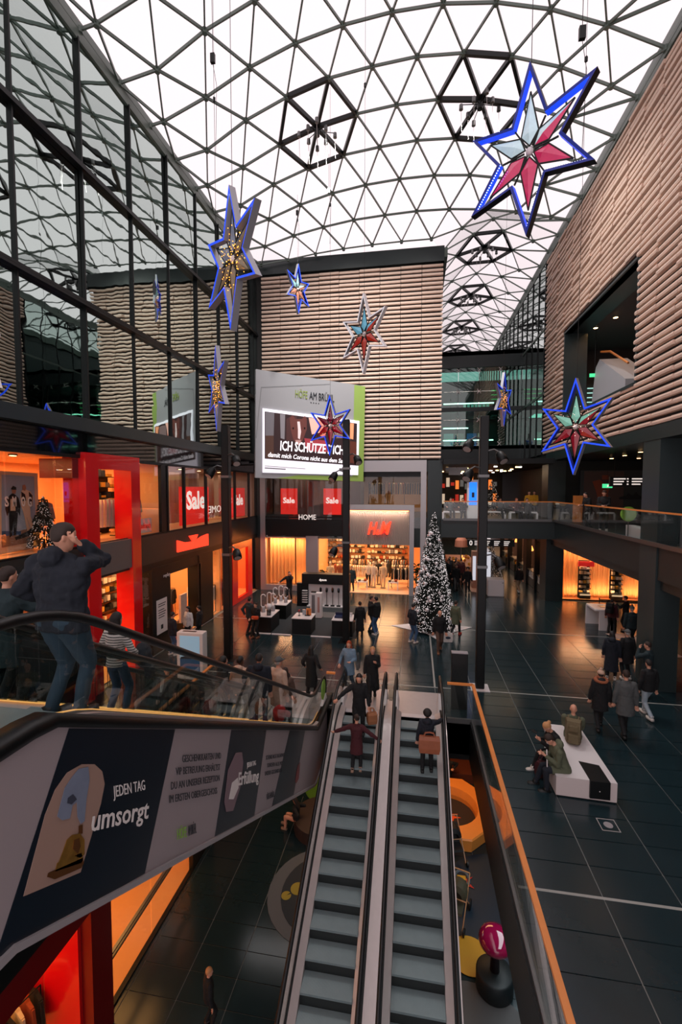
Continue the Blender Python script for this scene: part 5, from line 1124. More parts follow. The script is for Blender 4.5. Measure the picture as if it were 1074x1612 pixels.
pod('black pod with a white top partly behind the middle lamp post', -3.68, -2.75, 19.62, 20.6)
TOPZ = .765
def loop_fan(label, x, y, rz, H=.75, z=TOPZ, m=ALU):
    o = thing('loop_fan', label, 'fan', (x, y, z), rz, 'loop fans on the pods')
    MB().lathe([(.09, 0), (.1, .02), (.085, .22), (.06, .25)], 14).build('fan_base', m, o, True)
    W = .1; pts = [(W*math.cos(a), 0, .25+W+(H-.25-2*W)*(1 if 0 <= a <= math.pi else 0)+W*math.sin(a)) for a in [2*math.pi*k/24 for k in range(25)]]
    MB().tube(pts, .024, 8, flat=1.6).build('fan_loop', WHITE, o, True)
for k, (x, y, rz) in enumerate(((-7.15, 20.3, .3), (-7.0, 20.75, .2), (-6.75, 20.6, 0), (-7.1, 22.0, .1), (-6.95, 22.5, .2), (-6.6, 22.2, .1))):
    loop_fan(['leftmost white loop fan beside the two visitors', 'second white loop fan behind the leftmost one', 'white loop fan at the right end of the left pod', 'left white loop fan on the back pod', 'white loop fan at the far side of the back pod', 'right white loop fan on the back pod'][k], x, y, rz, .85 if k < 3 else .8)
df = thing('round_purifier', 'grey round-headed air purifier on the pod behind the visitors', 'fan', (-6.72, 19.85, TOPZ)); MB().lathe([(.1, 0), (.11, .25), (.1, .28)], 14).build('body', STEELD, df, True); MB().ball((0, 0, .4), .15, 12, 8).build('round_head', WHITE, df, True)
hd = thing('hair_dryer', 'small red and black hair dryer standing on the front pod', 'hair dryer', (-5.3, 20.0, TOPZ)); MB().lathe([(.06, 0), (.06, .015), (.015, .02), (.018, .2)], 10).build('stand', BLACK, hd); MB().tube([(0, .06, .24), (0, -.08, .24)], .045, 10).build('barrel', mat('dryer_red', (.6, .08, .12), .4), hd, True)
rbx = thing('orange_display', 'orange block with a small black device on the front pod', 'display', (-4.9, 20.1, TOPZ)); MB().box((-.08, 0, 0), (.14, .06, .32)).build('orange_block', mat('orange_disp', (.90, .52, .25), .5), rbx); MB().tube([(0, -.05, 0), (0, -.05, .25)], .02, 6).build('device', BLACK, rbx); MB().box((-.14, -.1, 0), (.1, -.0, .03)).build('foot', BLACK, rbx)
gbx = thing('glass_display', 'pale translucent display block on the front pod', 'display', (-5.1, 20.2, TOPZ)); MB().bevbox((-.09, -.03, 0), (.09, .05, .24), .01).build('clear_block', mat('pale_block', (.62, .64, .66), .2), gbx)
bbx = thing('blue_case', 'dark blue open case on the pod by the middle lamp post', 'case', (-3.42, 20.0, TOPZ)); MB().bevbox((-.2, -.12, 0), (.2, .12, .1), .02).build('case_body', mat('case_blue', (.08, .14, .30), .5), bbx); MB().box((-.18, .08, .1), (.18, .12, .22)).build('case_lid', MATS['case_blue'], bbx)
cs2 = thing('white_crate', 'small white open box standing on the right pod beyond the lamp post', 'box', (-2.95, 20.3, TOPZ)); MB().box((-.1, -.1, 0), (.1, .1, .02)).box((-.1, -.1, .02), (-.08, .1, .15)).box((.08, -.1, .02), (.1, .1, .15)).box((-.08, .08, .02), (.08, .1, .15)).build('box_body', WHITE, cs2)
# wall of vacuum cleaners
vw = thing('display_wall', 'white display wall under a black header with white lettering', 'display wall', (-5.0, 24.6, .02))
keep(MB().box((-6.31, 24.4, 1.3), (-3.6, 24.95, 1.87)).build('black_header', BLACK), vw); keep(MB().box((-6.0, 24.55, .02), (-3.6, 24.7, 1.3)).build('white_wall', WHITE), vw); keep(MB().box((-6.0, 24.35, .02), (-3.6, 24.55, .08)).build('white_foot', WHITE), vw)
lettering('dyson', (-5.3, 24.39, 1.5), (-4.88, 24.39, 1.5), (0, -1, 0), SALET, vw, up=(0, 0, 1), bold=.02)
for k in range(4):
    x = -5.22+.34*k; o = thing('stick_vacuum', ['leftmost', 'second', 'third', 'rightmost'][k]+' black stick vacuum cleaner leaning on the white display wall', 'vacuum cleaner', (x, 24.42, .08), 0, 'stick vacuums on the wall')
    MB().tube([(0, 0, .05), (0, 0, .8)], .016, 6).build('wand', STEELD, o); MB().box((-.11, -.06, 0), (.11, .04, .06)).build('floor_head', BLACK, o); MB().lathe([(.05, .78), (.065, .85), (.065, 1.0), (.03, 1.03)], 10).build('bin', BLACK, o); MB().tube([(0, -.02, 1.0), (0, -.1, 1.08), (0, -.1, .92)], .016, 6).build('handle', GARM[(0, 4, 3, 2)[k]], o)
cn = thing('display_column', 'pale display column with printed sides in front of the vacuum wall', 'display', (-5.0, 22.3, .02)); MB().box((-.3, -.1, 0), (.3, .2, 1.3)).build('body', WHITE, cn); MB().box((-.22, -.106, .1), (-.05, -.1, 1.2)).build('grey_print', mat('soft_grey_print', (.45, .44, .45), .5), cn); MB().box((.08, -.106, .3), (.2, -.1, 1.1)).build('pink_print', mat('soft_pink_print', (.72, .55, .52), .5), cn); MB().box((-.32, -.14, -.02), (.32, .24, .02)).build('black_foot', BLACK, cn); MB().bevbox((-.28, -.05, 1.3), (0, .1, 1.36), .02).build('black_case', BLACK, cn)
rk = thing('black_shelf_rack', 'black rack with white shelves at the left of the vacuum wall', 'shelf', (-6.25, 24.35, .02)); MB().box((-.33, 0, 0), (-.05, .3, 1.32)).build('black_side', BLACK, rk); MB().box((-.05, .1, 0), (.3, .3, 1.32)).build('black_back', BLACK, rk)
for k in range(6): MB().box((-.03, -.02, .22+k*.13), (.27, .1, .26+k*.13)).build('white_shelf', WHITE, rk)
# ================================================================ benches, totems, floor fittings
bn = thing('hall_bench', 'white tapered block bench with a black inset, on the dark floor at the right', 'bench', (3.7, 11, 0))
P4 = [(3.08, 10.08), (4.28, 10.02), (4.30, 12.3), (3.45, 12.35), (3.06, 10.9)]
keep(MB().loft([[(x, y, z) for x, y in P4] for z in (.03, .445)]).build('block', mat('bench_white', (.82, .77, .76), .4)), bn); keep(MB().loft([[(x*.97+.11, y*.98+.22, z) for x, y in P4] for z in (0, .03)]).build('recessed_foot', BLACK), bn); keep(MB().loft([[(x, y, z) for x, y in P4] for z in (.445, .452)]).build('top_sheet', WHITE), bn)
keep(MB().prism([(3.74, 10.02, .455), (4.14, 10.0, .455), (4.14, 10.62, .455), (3.74, 10.72, .455)], (0, 0, .006)).build('black_top_inset', BLACK), bn); keep(MB().box((3.74, 10.0, .08), (4.14, 10.05, .46)).build('black_front_inset', BLACK), bn); keep(MB().ball((3.93, 9.998, .25), .012, 6, 4).build('small_button', WHITE), bn)
ff = thing('floor_outlet', 'square steel floor box with a round pale lid in front of the bench', 'floor box', (3.85, 9.35, 0)); MB().box((-.17, -.17, 0), (.17, -.155, .004)).box((-.17, .155, 0), (.17, .17, .004)).box((-.17, -.155, 0), (-.155, .155, .004)).box((.155, -.155, 0), (.17, .155, .004)).build('steel_edge', STEEL, ff); MB().lathe([(.085, 0), (.085, .006)], 22).build('round_lid', ALU, ff)
tt = thing('screen_totem', 'white floor totem with a blue ship picture by the left walkway', 'totem', (-7.75, 14.45, 0))
MB().bevbox((-.46, -.17, 0), (.52, .17, 1.66), .02).build('white_case', mat('totem_white', (.80, .80, .80), .4), tt); MB().box((-.34, -.176, .75), (.4, -.17, 1.55)).build('sky_picture', mat('pale_blue_screen', (.56, .74, .84), .4, emit=.25), tt); MB().box((-.34, -.177, .2), (.4, -.17, .75)).build('sea_picture', mat('sea_blue_screen', (.10, .28, .42), .4, emit=.15), tt)
MB().prism([(-.32, -.18, .72), (.38, -.18, .76), (.38, -.18, .84), (.1, -.18, .86), (-.3, -.18, .80)], (0, -.004, 0)).build('ship_picture', mat('ship_dark', (.10, .14, .18), .5), tt); MB().box((-.3, -.183, .79), (.36, -.18, .81)).build('ship_line', WHITE, tt); MB().box((-.3, -.05, 1.66), (.2, .05, 1.665)).build('black_slot', BLACK, tt)
bt = thing('black_totem', 'tall plain black information totem behind the right railing', 'totem', (1.36, 13.75, 0)); MB().bevbox((-.24, -.09, 0), (.24, .09, 1.72), .012).build('black_case', BLACK, bt); MB().box((-.24, -.09, 1.72), (.24, .09, 1.75)).build('steel_cap', ALU, bt)
# ================================================================ lower level play area
def disc(name, label, cat, cx, cy, r, m, z=ZL+.002, h=.012, n=36, sx=1, group=None, ry=1):
    o = tag(MB().loft([[(cx+r*sx*math.cos(2*math.pi*k/n), cy+r*ry*math.sin(2*math.pi*k/n), q) for k in range(n)] for q in (z, z+h)]).build(name, m), label, cat, group); return o
MATB = mat('play_mat_navy', (.03, .14, .21), .6); MATG = mat('play_mat_grey', (.34, .38, .42), .6)
disc('play_mat', 'large grey-rimmed round play mat left of the central escalators', 'play mat', -2.5, 12.1, 1.62, MATG)
disc('play_mat', 'navy round centre of the play mat left of the escalators', 'play mat', -2.35, 12.1, 1.38, MATB, ZL+.016)
disc('play_mat', 'very large navy round play mat right of the escalators', 'play mat', 2.6, 12.6, 1.75, MATB, ZL+.004); disc('play_mat', 'yellow round mat beside the magenta stool', 'play mat', 1.45, 11.0, .5, mat('mat_yellow', (.80, .58, .12), .6), ZL+.018)
disc('play_mat', 'grey round mat under the magenta stool', 'play mat', 1.3, 8.9, 1.5, mat('mat_taupe', (.30, .29, .29), .6), ZL+.003)
disc('play_mat', 'lime green round mat behind the left central escalator', 'play mat', -3.2, 16.6, .95, mat('mat_green', (.30, .48, .16), .6)); disc('pouf', 'dark brown round upholstered seat where the girl sits', 'seat', -3.1, 14.6, .95, mat('seat_brown', (.20, .15, .15), .6), ZL, .42)
LY = mat('lily_yellow', (.62, .58, .20), .6)
for k, (x, y, r, lab) in enumerate(((-3.28, 12.1, .21, 'larger yellow-green lily pad printed on the navy mat'), (-3.55, 11.83, .14, 'smaller yellow-green lily pad on the navy mat'))):
    pts = [(x, y)]+[(x+r*math.cos(a), y+r*math.sin(a)) for a in [.9+5.9*q/18 for q in range(19)]]
    tag(MB().prism([(a, b, ZL+.03) for a, b in pts], (0, 0, .006)).build('lily_pad', LY), lab, 'lily pad')
rs = thing('ring_seat', 'large orange octagonal ring seat round a dark well on the lower level', 'seat', (1.25, 15.8, ZL)); ORS = mat('orange_seat', (.95, .58, .25), .45)
n = 32; oc = lambda r, k: (r*math.cos(math.pi/4*(k//4)+math.pi/8)*(1-(k % 4)/4)+r*math.cos(math.pi/4*(k//4+1)+math.pi/8)*(k % 4)/4, r*math.sin(math.pi/4*(k//4)+math.pi/8)*(1-(k % 4)/4)+r*math.sin(math.pi/4*(k//4+1)+math.pi/8)*(k % 4)/4)
ci = lambda r, k: (r*math.cos(2*math.pi*k/n+math.pi/8), r*math.sin(2*math.pi*k/n+math.pi/8))
MB().loft([[(*oc(1.62, k), 0.02) for k in range(n)], [(*oc(1.68, k), .42) for k in range(n)], [(*oc(1.64, k), .46) for k in range(n)], [(*ci(1.02, k), .46) for k in range(n)], [(*ci(.95, k), .2) for k in range(n)], [(*ci(.95, k), .02) for k in range(n)]], cap=False).build('ring_shell', ORS, rs)
MB().lathe([(.96, .03), (.96, .05)], 32).build('well_floor', mat('well_brown', (.16, .12, .13), .6), rs)
FISH = mat('fish_orange', (.95, .35, .12), .5)
MB().prism([(-.1, -.1, .055), (.1, .08, .055), (.35, .12, .055), (.2, 0, .055), (.45, -.05, .055), (.2, -.12, .055), (.15, -.3, .055), (0, -.18, .055)], (0, 0, .01)).build('fish_print', FISH, rs)
fs2 = tag(MB().prism([(1.5, 13.2, ZL+.03), (1.8, 13.35, ZL+.03), (1.65, 13.15, ZL+.03), (1.8, 12.95, ZL+.03), (1.5, 13.05, ZL+.03)], (0, 0, .008)).build('fish_mat', mat('fish_red', (.75, .15, .15), .5)), 'small red fish shape between ring seat and stroller', 'floor print')
tag(MB().box((1.2, 17.8, ZL), (2.6, 19.6, ZL+.35)).build('brown_platform', mat('platform_brown', (.36, .16, .09), .6)), 'brown wooden platform behind the orange ring seat', 'platform')
ms = thing('mushroom_stool', 'glossy magenta mushroom stool on a dark drum, lower level right of the escalators', 'stool', (1.93, 10.35, ZL))
MB().lathe([(.40, 0), (.42, .03), (.42, .42), (.38, .46), (.1, .47)], 28).build('drum_base', mat('drum_dark', (.07, .10, .11), .5), ms, True); MB().lathe([(.11, .46), (.09, .9), (.12, 1.1)], 16).build('stem', mat('stem_dark', (.12, .05, .08), .4), ms, True)
MB().lathe([(.05, 1.02), (.28, 1.04), (.37, 1.12), (.38, 1.22), (.33, 1.33), (.2, 1.40), (.05, 1.42)], 28).build('magenta_cap', mat('magenta_gloss', (.55, .06, .24), .08, coat=1.), ms, True)
def stroller(label, x, y, rz, cm):
    o = thing('stroller', label, 'stroller', (x, y, ZL), rz, 'strollers on the lower level')
    TUBE = mat('tan_tube', (.72, .52, .36), .4)
    for s in (-1, 1):
        MB().tube([(s*.24, -.45, .12), (s*.25, 0, .55), (s*.25, .45, 1.0)], .016, 6).build('side_tube', TUBE, o); MB().tube([(s*.26, .42, .12), (s*.25, .0, .6)], .016, 6).build('side_tube', TUBE, o)
        for yy_, r in ((-.45, .1), (.42, .13)): MB().lathe([(r*.5, -.02), (r, -.022), (r, .022), (r*.5, .02)], 16).xf(Matrix.Translation((s*.28, yy_, r)) @ Matrix.Rotation(math.pi/2, 4, 'Y')).build('wheel', RUBBER, o)
    MB().tube([(-.25, .45, 1.0), (.25, .45, 1.0)], .018, 6).build('push_bar', TUBE, o); MB().tube([(-.25, -.1, .62), (.25, -.1, .62)], .016, 6).build('bumper_bar', TUBE, o)
    MB().loft([[(-.2, a, b), (.2, a, b), (.2, a+.03, b+.05), (-.2, a+.03, b+.05)] for a, b in ((-.35, .4), (-.05, .42), (.25, .85))]).build('seat', cm, o)
    MB().loft([[(q*math.cos(t), .12+.25*math.cos(p_), .62+q*1.2*math.sin(t)) for t in [math.pi*k/10 for k in range(11)]] for p_, q in ((2.6, .15), (2.2, .25), (1.5, .27), (.8, .26))], cap=False, close=False).build('hood', cm, o)
stroller('dark stroller with tan tubes beside the orange ring seat', 1.3, 14.1, .25, mat('stroller_dark', (.10, .09, .10), .7)); stroller('olive stroller near the yellow mat beside the right escalator', 1.22, 12.0, -.3, mat('stroller_olive', (.25, .23, .16), .7))
rl = thing('rolled_ring', 'small grey ring cushion with yellow inside beside the right escalator', 'cushion', (1.42, 12.75, ZL+.02)); MB().tube([(.2*math.cos(a), .26*math.sin(a), .45) for a in [2*math.pi*k/18 for k in range(19)]], .045, 6).build('ring', MATG, rl, True); MB().box((-.12, -.14, 0), (.12, .14, .42)).build('yellow_core', MATS['mat_yellow'], rl)
area_light('lower_lamp_and_fill', (1.0, 16.5, -1.3), 2.5, 2.5, 85, WARM); area_light('lower_lamp_and_fill', (-3.5, 15.6, -1.3), 2, 2, 40, WARM); area_light('lower_lamp_and_fill', (3.2, 10, -1.3), 1.2, 6, 110, (.85, .95, 1)); area_light('lower_lamp_and_fill', (-4, 13.6, -1.25), 3, .8, 14, (.95, .9, .9))  # cool lamp under the right slab is added to bring out the mats
struct('ceiling_lower', MB().box((-6.6, 13.1, -1.2), (4.6, 26, -1.02)), DARK)
# ================================================================ people
SKIN = {'light': mat('skin_light', (.80, .58, .48), .55), 'tan': mat('skin_tan', (.66, .45, .35), .55), 'dark': mat('skin_dark', (.34, .21, .16), .55)}
HAIRM = {'brown': mat('hair_brown', (.17, .11, .08), .7, var=.4, scale=30), 'black': mat('hair_black', (.045, .04, .045), .6), 'blond': mat('hair_blond', (.72, .52, .34), .7, var=.3, scale=30), 'red': mat('hair_red', (.58, .24, .10), .7, var=.3, scale=30), 'grey': mat('hair_grey', (.62, .60, .58), .7), 'dark': mat('hair_dark_brown', (.10, .07, .06), .7)}
def cl(n, c, bump=.4, rough=.85, scale=9): return mat('wear_'+n, c, rough, var=.22, bump=bump, scale=scale)
W_ = dict(black=cl('black', (.06, .065, .075)), navy=cl('navy', (.07, .095, .14)), jeans=cl('jeans', (.24, .36, .50)), ljeans=cl('light_jeans', (.60, .66, .70)), djeans=cl('dark_jeans', (.16, .24, .30)), grey=cl('grey', (.30, .31, .31)), olive=cl('olive', (.34, .36, .28)), burg=cl('burgundy', (.26, .07, .10)),
          beige=cl('beige', (.74, .62, .54)), brown=cl('brown', (.33, .25, .21)), denimc=cl('blue_grey', (.42, .52, .60)), white=cl('white', (.82, .80, .78)), red=cl('red', (.65, .10, .08)), yellow=cl('yellow', (.85, .62, .15)), teal=cl('dark_teal', (.10, .17, .19)), tan=cl('tan', (.60, .50, .40)), skin=SKIN['light'])
def striped_mat():
    m = bpy.data.materials.new('wear_striped'); m.use_nodes = True; nt = m.node_tree; b = nt.nodes['Principled BSDF']; b.inputs['Roughness'].default_value = .85
    tc = nt.nodes.new('ShaderNodeTexCoord'); sp = nt.nodes.new('ShaderNodeSeparateXYZ'); a = nt.nodes.new('ShaderNodeMath'); a.operation = 'MULTIPLY'; a.inputs[1].default_value = 24
    f = nt.nodes.new('ShaderNodeMath'); f.operation = 'FRACT'; g = nt.nodes.new('ShaderNodeMath'); g.operation = 'GREATER_THAN'; g.inputs[1].default_value = .68; mx = nt.nodes.new('ShaderNodeMix'); mx.data_type = 'RGBA'
    mx.inputs[6].default_value = (*lin((.82, .78, .76)), 1); mx.inputs[7].default_value = (*lin((.08, .08, .10)), 1)
    for x, y in ((tc.outputs['Object'], sp.inputs[0]), (sp.outputs[2], a.inputs[0]), (a.outputs[0], f.inputs[0]), (f.outputs[0], g.inputs[0]), (g.outputs[0], mx.inputs[0]), (mx.outputs[2], b.inputs['Base Color'])): nt.links.new(x, y)
    return m
W_['striped'] = striped_mat()
SOLE = {k: mat('shoe_'+k, c, .5) for k, c in (('black', (.05, .05, .05)), ('white', (.80, .77, .74)), ('brown', (.40, .25, .15)), ('tan', (.62, .50, .42)), ('red', (.75, .20, .14)))}
def capsule(mb, a, b, ra, rb, n=10, flat=1.):
    a = Vector(a); b = Vector(b); d = (b-a); L = d.length or 1e-4; d = d/L
    pts, rs = [], []
    for t in (-.95, -.7, -.3): pts.append(a+d*ra*t); rs.append(ra*math.sqrt(max(.02, 1-t*t)))
    pts += [a+(b-a)*.15, a+(b-a)*.85]; rs += [ra+(rb-ra)*.15, ra+(rb-ra)*.85]
    for t in (.3, .7, .95): pts.append(b+d*rb*t); rs.append(rb*math.sqrt(max(.02, 1-t*t)))
    if L < .05: pts = [pts[0], pts[1], pts[2], pts[5], pts[6], pts[7]]; rs = [rs[0], rs[1], rs[2], rs[5], rs[6], rs[7]]
    mb.tube(pts, 0, n, rs=rs, flat=flat)
def remesh(mb, name, m, parent, vox, smooth=2, fold=0.):
    o = mb.build(name, m, parent, True)
    r = o.modifiers.new('r', 'REMESH'); r.mode = 'VOXEL'; r.voxel_size = vox; r.use_smooth_shade = True
    if smooth: s = o.modifiers.new('s', 'SMOOTH'); s.factor = .5; s.iterations = smooth
    if fold:
        t = bpy.data.textures.get('folds') or bpy.data.textures.new('folds', 'CLOUDS'); t.noise_scale = .11
        d = o.modifiers.new('d', 'DISPLACE'); d.texture = t; d.strength = fold; d.mid_level = .5
    return o
def ik(a, t, l1, l2, hint):
    a = Vector(a); t = Vector(t); d = t-a; L = min(d.length, (l1+l2)*.995); d.normalize(); t = a+d*L
    x = (l1*l1-l2*l2+L*L)/(2*L); h = math.sqrt(max(0, l1*l1-x*x)); hn = Vector(hint); hn = (hn-d*hn.dot(d)); hn.normalize()
    return a+d*x+hn*h, t
HANG_L, HANG_R = (-.27, .03, .80), (.27, .03, .80)
def person(label, loc, rz, h=1.75, top='black', legs='jeans', shoes='black', hair='brown', skin='light', style='short', coat='jacket', pose='stand', la=None, ra=None, lean=0., turn=0., nod=0., step=.12, hood=False, fur=None, hat=None, vox=.016, build_=1., group=None, female=False, fine=False, name='person'):
    """front is +y; la / ra: hand targets (x, y, z) in metres for a 1.75 m body"""
    o = thing(name, label, 'person', loc, rz, group); s = h/1.75; o.scale = (s, s, s)
    sit = pose == 'sit'
    hipz = .50 if sit else (.90 if pose != 'walk' else .885)
    P = Vector((0, 0, hipz)); up = Vector((0, math.sin(lean), math.cos(lean))); fw = Vector((0, math.cos(lean), -math.sin(lean))); X = Vector((1, 0, 0)); bw = build_*(.92 if female else 1)
    sh = .185*bw
    ring = lambda c, a, b, n=16: [c+X*(a*math.cos(2*math.pi*k/n))+fw*(b*math.sin(2*math.pi*k/n)) for k in range(n)]
    T = lambda u, off=0: P+up*u+fw*off
    head = T(.72, .03)+Vector((0, math.sin(nod)*.06, 0)); body = MB()
    # legs
    feet = []; knees = []; hips = []
    for sd in (-1, 1):
        hp = P+X*(sd*.09); hips.append(hp)
        if sit: ft = Vector((sd*.13, .44+(.12 if sd > 0 else -.02), .09)); 
        elif pose == 'walk': ft = Vector((sd*.085, sd*step*2.2, .09+(.05 if sd < 0 else 0)))
        elif pose == 'bend': ft = Vector((sd*.15, .05, .09))
        else: ft = Vector((sd*.12, sd*step*.3, .09))
        kn, ft = ik(hp, ft, .44, .42, (0, 1, .15)); feet.append(ft); knees.append(kn)
    arms = []
    for sd, tgt in ((-1, la or HANG_L), (1, ra or HANG_R)):
        S = T(.50)+X*(sd*sh); E_, W = ik(S, Vector(tgt), .29, .27, (sd*.5, -1, -.35) if tgt[2] < 1.35 else (sd*.5, .35, -1.2)); arms.append((S, E_, W, sd))
    # body: one surface
    body.loft([ring(T(-.06), .13*bw, .09), ring(T(.02), .165*bw, .11), ring(T(.16), .14*bw, .095), ring(T(.32), .165*bw, .11), ring(T(.44), .175*bw, .10), ring(T(.52), .12*bw, .07), ring(T(.56), .06, .055)])
    capsule(body, T(.52), T(.62, .015), .055, .05)
    hd = MB(); hr = Matrix.Rotation(turn, 3, 'Z') @ Matrix.Rotation(-nod, 3, 'X')
    hp_ = lambda x, y, z: head+hr @ Vector((x, y, z))
    body.loft([[hp_(a*math.cos(t), b*math.sin(t)+c_, z) for t in [2*math.pi*k/16 for k in range(16)]] for z, a, b, c_ in ((-.115, .025, .025, .045), (-.10, .042, .05, .03), (-.07, .06, .075, .012), (-.03, .071, .088, .0), (.02, .077, .097, -.003), (.06, .073, .093, -.005), (.095, .052, .067, -.008), (.115, .02, .03, -.008))])
    body.loft([[hp_(x, y, z) for x, y, z in q] for q in (((-.008, .085, .02), (.008, .085, .02), (.006, .09, .025), (-.006, .09, .025)), ((-.016, .088, -.028), (.016, .088, -.028), (.008, .118, -.022), (-.008, .118, -.022)))])
    for sd in (-1, 1): body.ball(hp_(sd*.078, -.012, -.005), (.012, .02, .032), 8, 6)
    for (S, E_, W, sd) in arms:
        capsule(body, S, E_, .05, .04); capsule(body, E_, W, .04, .027)
        d = (W-E_).normalized(); side = X*sd; pn = d.cross(side).normalized(); side = pn.cross(d).normalized(); pc = W+d*.05
        fs = 1.35 if not fine else 1.
        capsule(body, W, W+d*.075, .024*fs, .034*fs, flat=.6)
        for q in range(4):
            b0 = W+d*.085+side*(-.028+.019*q)*fs*1.1; L = (.062, .072, .068, .052)[q]; b1 = b0+d*L*.55+pn*.008; b2 = b1+d*L*.5+pn*.028*(1 if fine else 1)
            capsule(body, b0, b1, .0092*fs, .0088*fs, 6); capsule(body, b1, b2, .0088*fs, .0075*fs, 6)
        tb = W+d*.03-side*.025; tm_ = tb+d*.035-side*.03+pn*.01; capsule(body, tb, tm_, .0125*fs, .011*fs, 6); capsule(body, tm_, tm_+d*.032-side*.004+pn*.008, .011*fs, .009*fs, 6)
    for sd, hp, kn, ft in ((-1, hips[0], knees[0], feet[0]), (1, hips[1], knees[1], feet[1])):
        capsule(body, hp, kn, .082*bw, .055); capsule(body, kn, ft, .055, .035); capsule(body, ft-Vector((0, .0, .03)), ft+Vector((0, .12, -.06)), .033, .022)
    remesh(body, 'body', SKIN[skin], o, vox if not fine else .009, 1)
    # eyes, mouth
    ew = MB().ball((0, 0, 0), 1, 8, 6)
    for sd in (-1, 1):
        e = MB().ball(hp_(sd*.03, .083, .008), .0105, 8, 6).build('eye', mat('eye_white', (.8, .78, .76), .3), o, True)
        MB().ball(hp_(sd*.03, .092, .008), .005, 6, 4).build('pupil', BLACK, e)
    MB().ball(hp_(0, .09, -.058), (.022, .006, .006), 8, 4).build('mouth', mat('lips', (.55, .28, .25), .5), o)
    # hair / hat
    if style != 'bald':
        hm = HAIRM[hair]; H = MB(); R = 1.0
        H.loft([[hp_(a*math.cos(t), b*math.sin(t)+c_, z) for t in [2*math.pi*k/16 for k in range(16)]] for z, a, b, c_ in ((-.045, .060, .05, -.045), (0, .082, .078, -.028), (.045, .086, .098, -.012), (.085, .072, .088, -.008), (.118, .045, .055, -.008), (.132, .01, .015, -.008))])
        if style == 'long':
            H.loft([[hp_(a*math.cos(t), b*math.sin(t)+c_, z) for t in [2*math.pi*k/14 for k in range(14)]] for z, a, b, c_ in ((.05, .09, .09, -.02), (-.05, .098, .07, -.045), (-.15, .105, .055, -.065), (-.27, .09, .04, -.09), (-.34, .03, .02, -.10))])
        if style == 'bun': H.ball(hp_(0, -.11, .06), .045, 10, 8)
        if style == 'bushy': H.ball(hp_(0, -.03, .04), (.12, .12, .115), 12, 8)
        remesh(H, 'hair', hm, o, vox, 1, .012)
    if hat:
        H = MB(); H.loft([[hp_(a*math.cos(t), b*math.sin(t)-.01, z) for t in [2*math.pi*k/16 for k in range(16)]] for z, a, b in ((.035, .092, .106), (.065, .094, .108), (.10, .078, .092), (.14, .03, .04))])
        if hat[1] == 'cap': H.loft([[hp_(a, b, z) for a, b in ((-.07, .06), (.07, .06), (.05, .15), (-.05, .15))] for z in (.035, .05)])
        if hat[1] == 'pom': H.ball(hp_(0, -.01, .165), .04, 8, 6)
        H.build('hat', W_[hat[0]], o, True)
    # trousers
    tr_ = MB(); tr_.loft([ring(T(-.09), .12*bw, .10), ring(T(-.02), .175*bw, .125), ring(T(.10), .165*bw, .12)])
    for hp, kn, ft in zip(hips, knees, feet): capsule(tr_, hp, kn, .098*bw, .072); capsule(tr_, kn, ft+Vector((0, 0, .02)), .070, .057)
    remesh(tr_, 'trousers', W_[legs], o, vox, 2, .018)
    # shoes
    for ft in feet:
        f = MB(); z0 = ft.z-.09
        f.loft([[ft*1+Vector((a*q, b, 0))-Vector((0, 0, ft.z-z0))+Vector((0, 0, z)) for a, b in ((-.035, -.075), (.035, -.075), (.045, .06), (.042, .14), (.02, .19), (-.02, .19), (-.042, .14), (-.045, .06))] for z, q in ((.0, 1.1), (.03, 1.15), (.07, 1.0))])
        f.loft([[ft+Vector((a, b+y, 0))-Vector((0, 0, ft.z-z0))+Vector((0, 0, z)) for a, b in ((-.042, -.05), (.042, -.05), (.04, .05), (-.04, .05))] for z, y in ((.03, .04), (.14, -.01))])
        f.build('shoe', SOLE[shoes], o, True)
    # top garment
    J = MB(); k = 1.0
    hem = {'jacket': -.08, 'coat': -.32, 'long': -.58, 'tee': -.02}[coat]
    if sit: hem = max(hem, -.06)
    th = .028 if coat != 'tee' else .012
    rr = []
    if hem < -.1 and not sit: rr += [ring(T(hem), (.215 if coat == 'coat' else .24)*bw, .165), ring(T(hem*.5), .21*bw, .155)]
    else: rr += [ring(T(hem), (.19)*bw, .14)]
    rr += [ring(T(.06), .165*bw+th, .11+th), ring(T(.2), .15*bw+th, .105+th), ring(T(.34), .17*bw+th, .12+th), ring(T(.45), .178*bw+th*.8, .11+th), ring(T(.535), .13*bw, .085), ring(T(.585), .075, .07)]
    J.loft(rr)
    for (S, E_, W, sd) in arms:
        W2 = W-(W-E_).normalized()*.02 if coat != 'tee' else E_+(W-E_)*.7
        capsule(J, S-X*sd*.01-up*.01, E_, .062+th*.6, .052+th*.5); capsule(J, E_, W2, .052+th*.5, .040+th*.3)
    if sit and coat in ('coat', 'long'):
        for hp, kn in zip(hips, knees): capsule(J, hp, hp+(kn-hp)*.6, .12, .10)
    if hood: J.ball(T(.57, -.10), (.13, .08, .09), 12, 8); 
    remesh(J, 'coat' if coat in ('coat', 'long') else 'top_garment', W_[top], o, vox, 2, (.06 if fine else .03) if coat != 'tee' else .012)
    if fur: remesh(MB().tube([T(.60, -.02)+X*.14*math.cos(a)+fw*(.12*math.sin(a))+up*(-.02+.02*math.sin(a)) for a in [math.pi*2*q/18 for q in range(19)]], .055, 8), 'fur_collar', W_[fur], o, vox, 1, .03)
    return o
W_['fur'] = cl('fur', (.62, .36, .24), 1., scale=40)
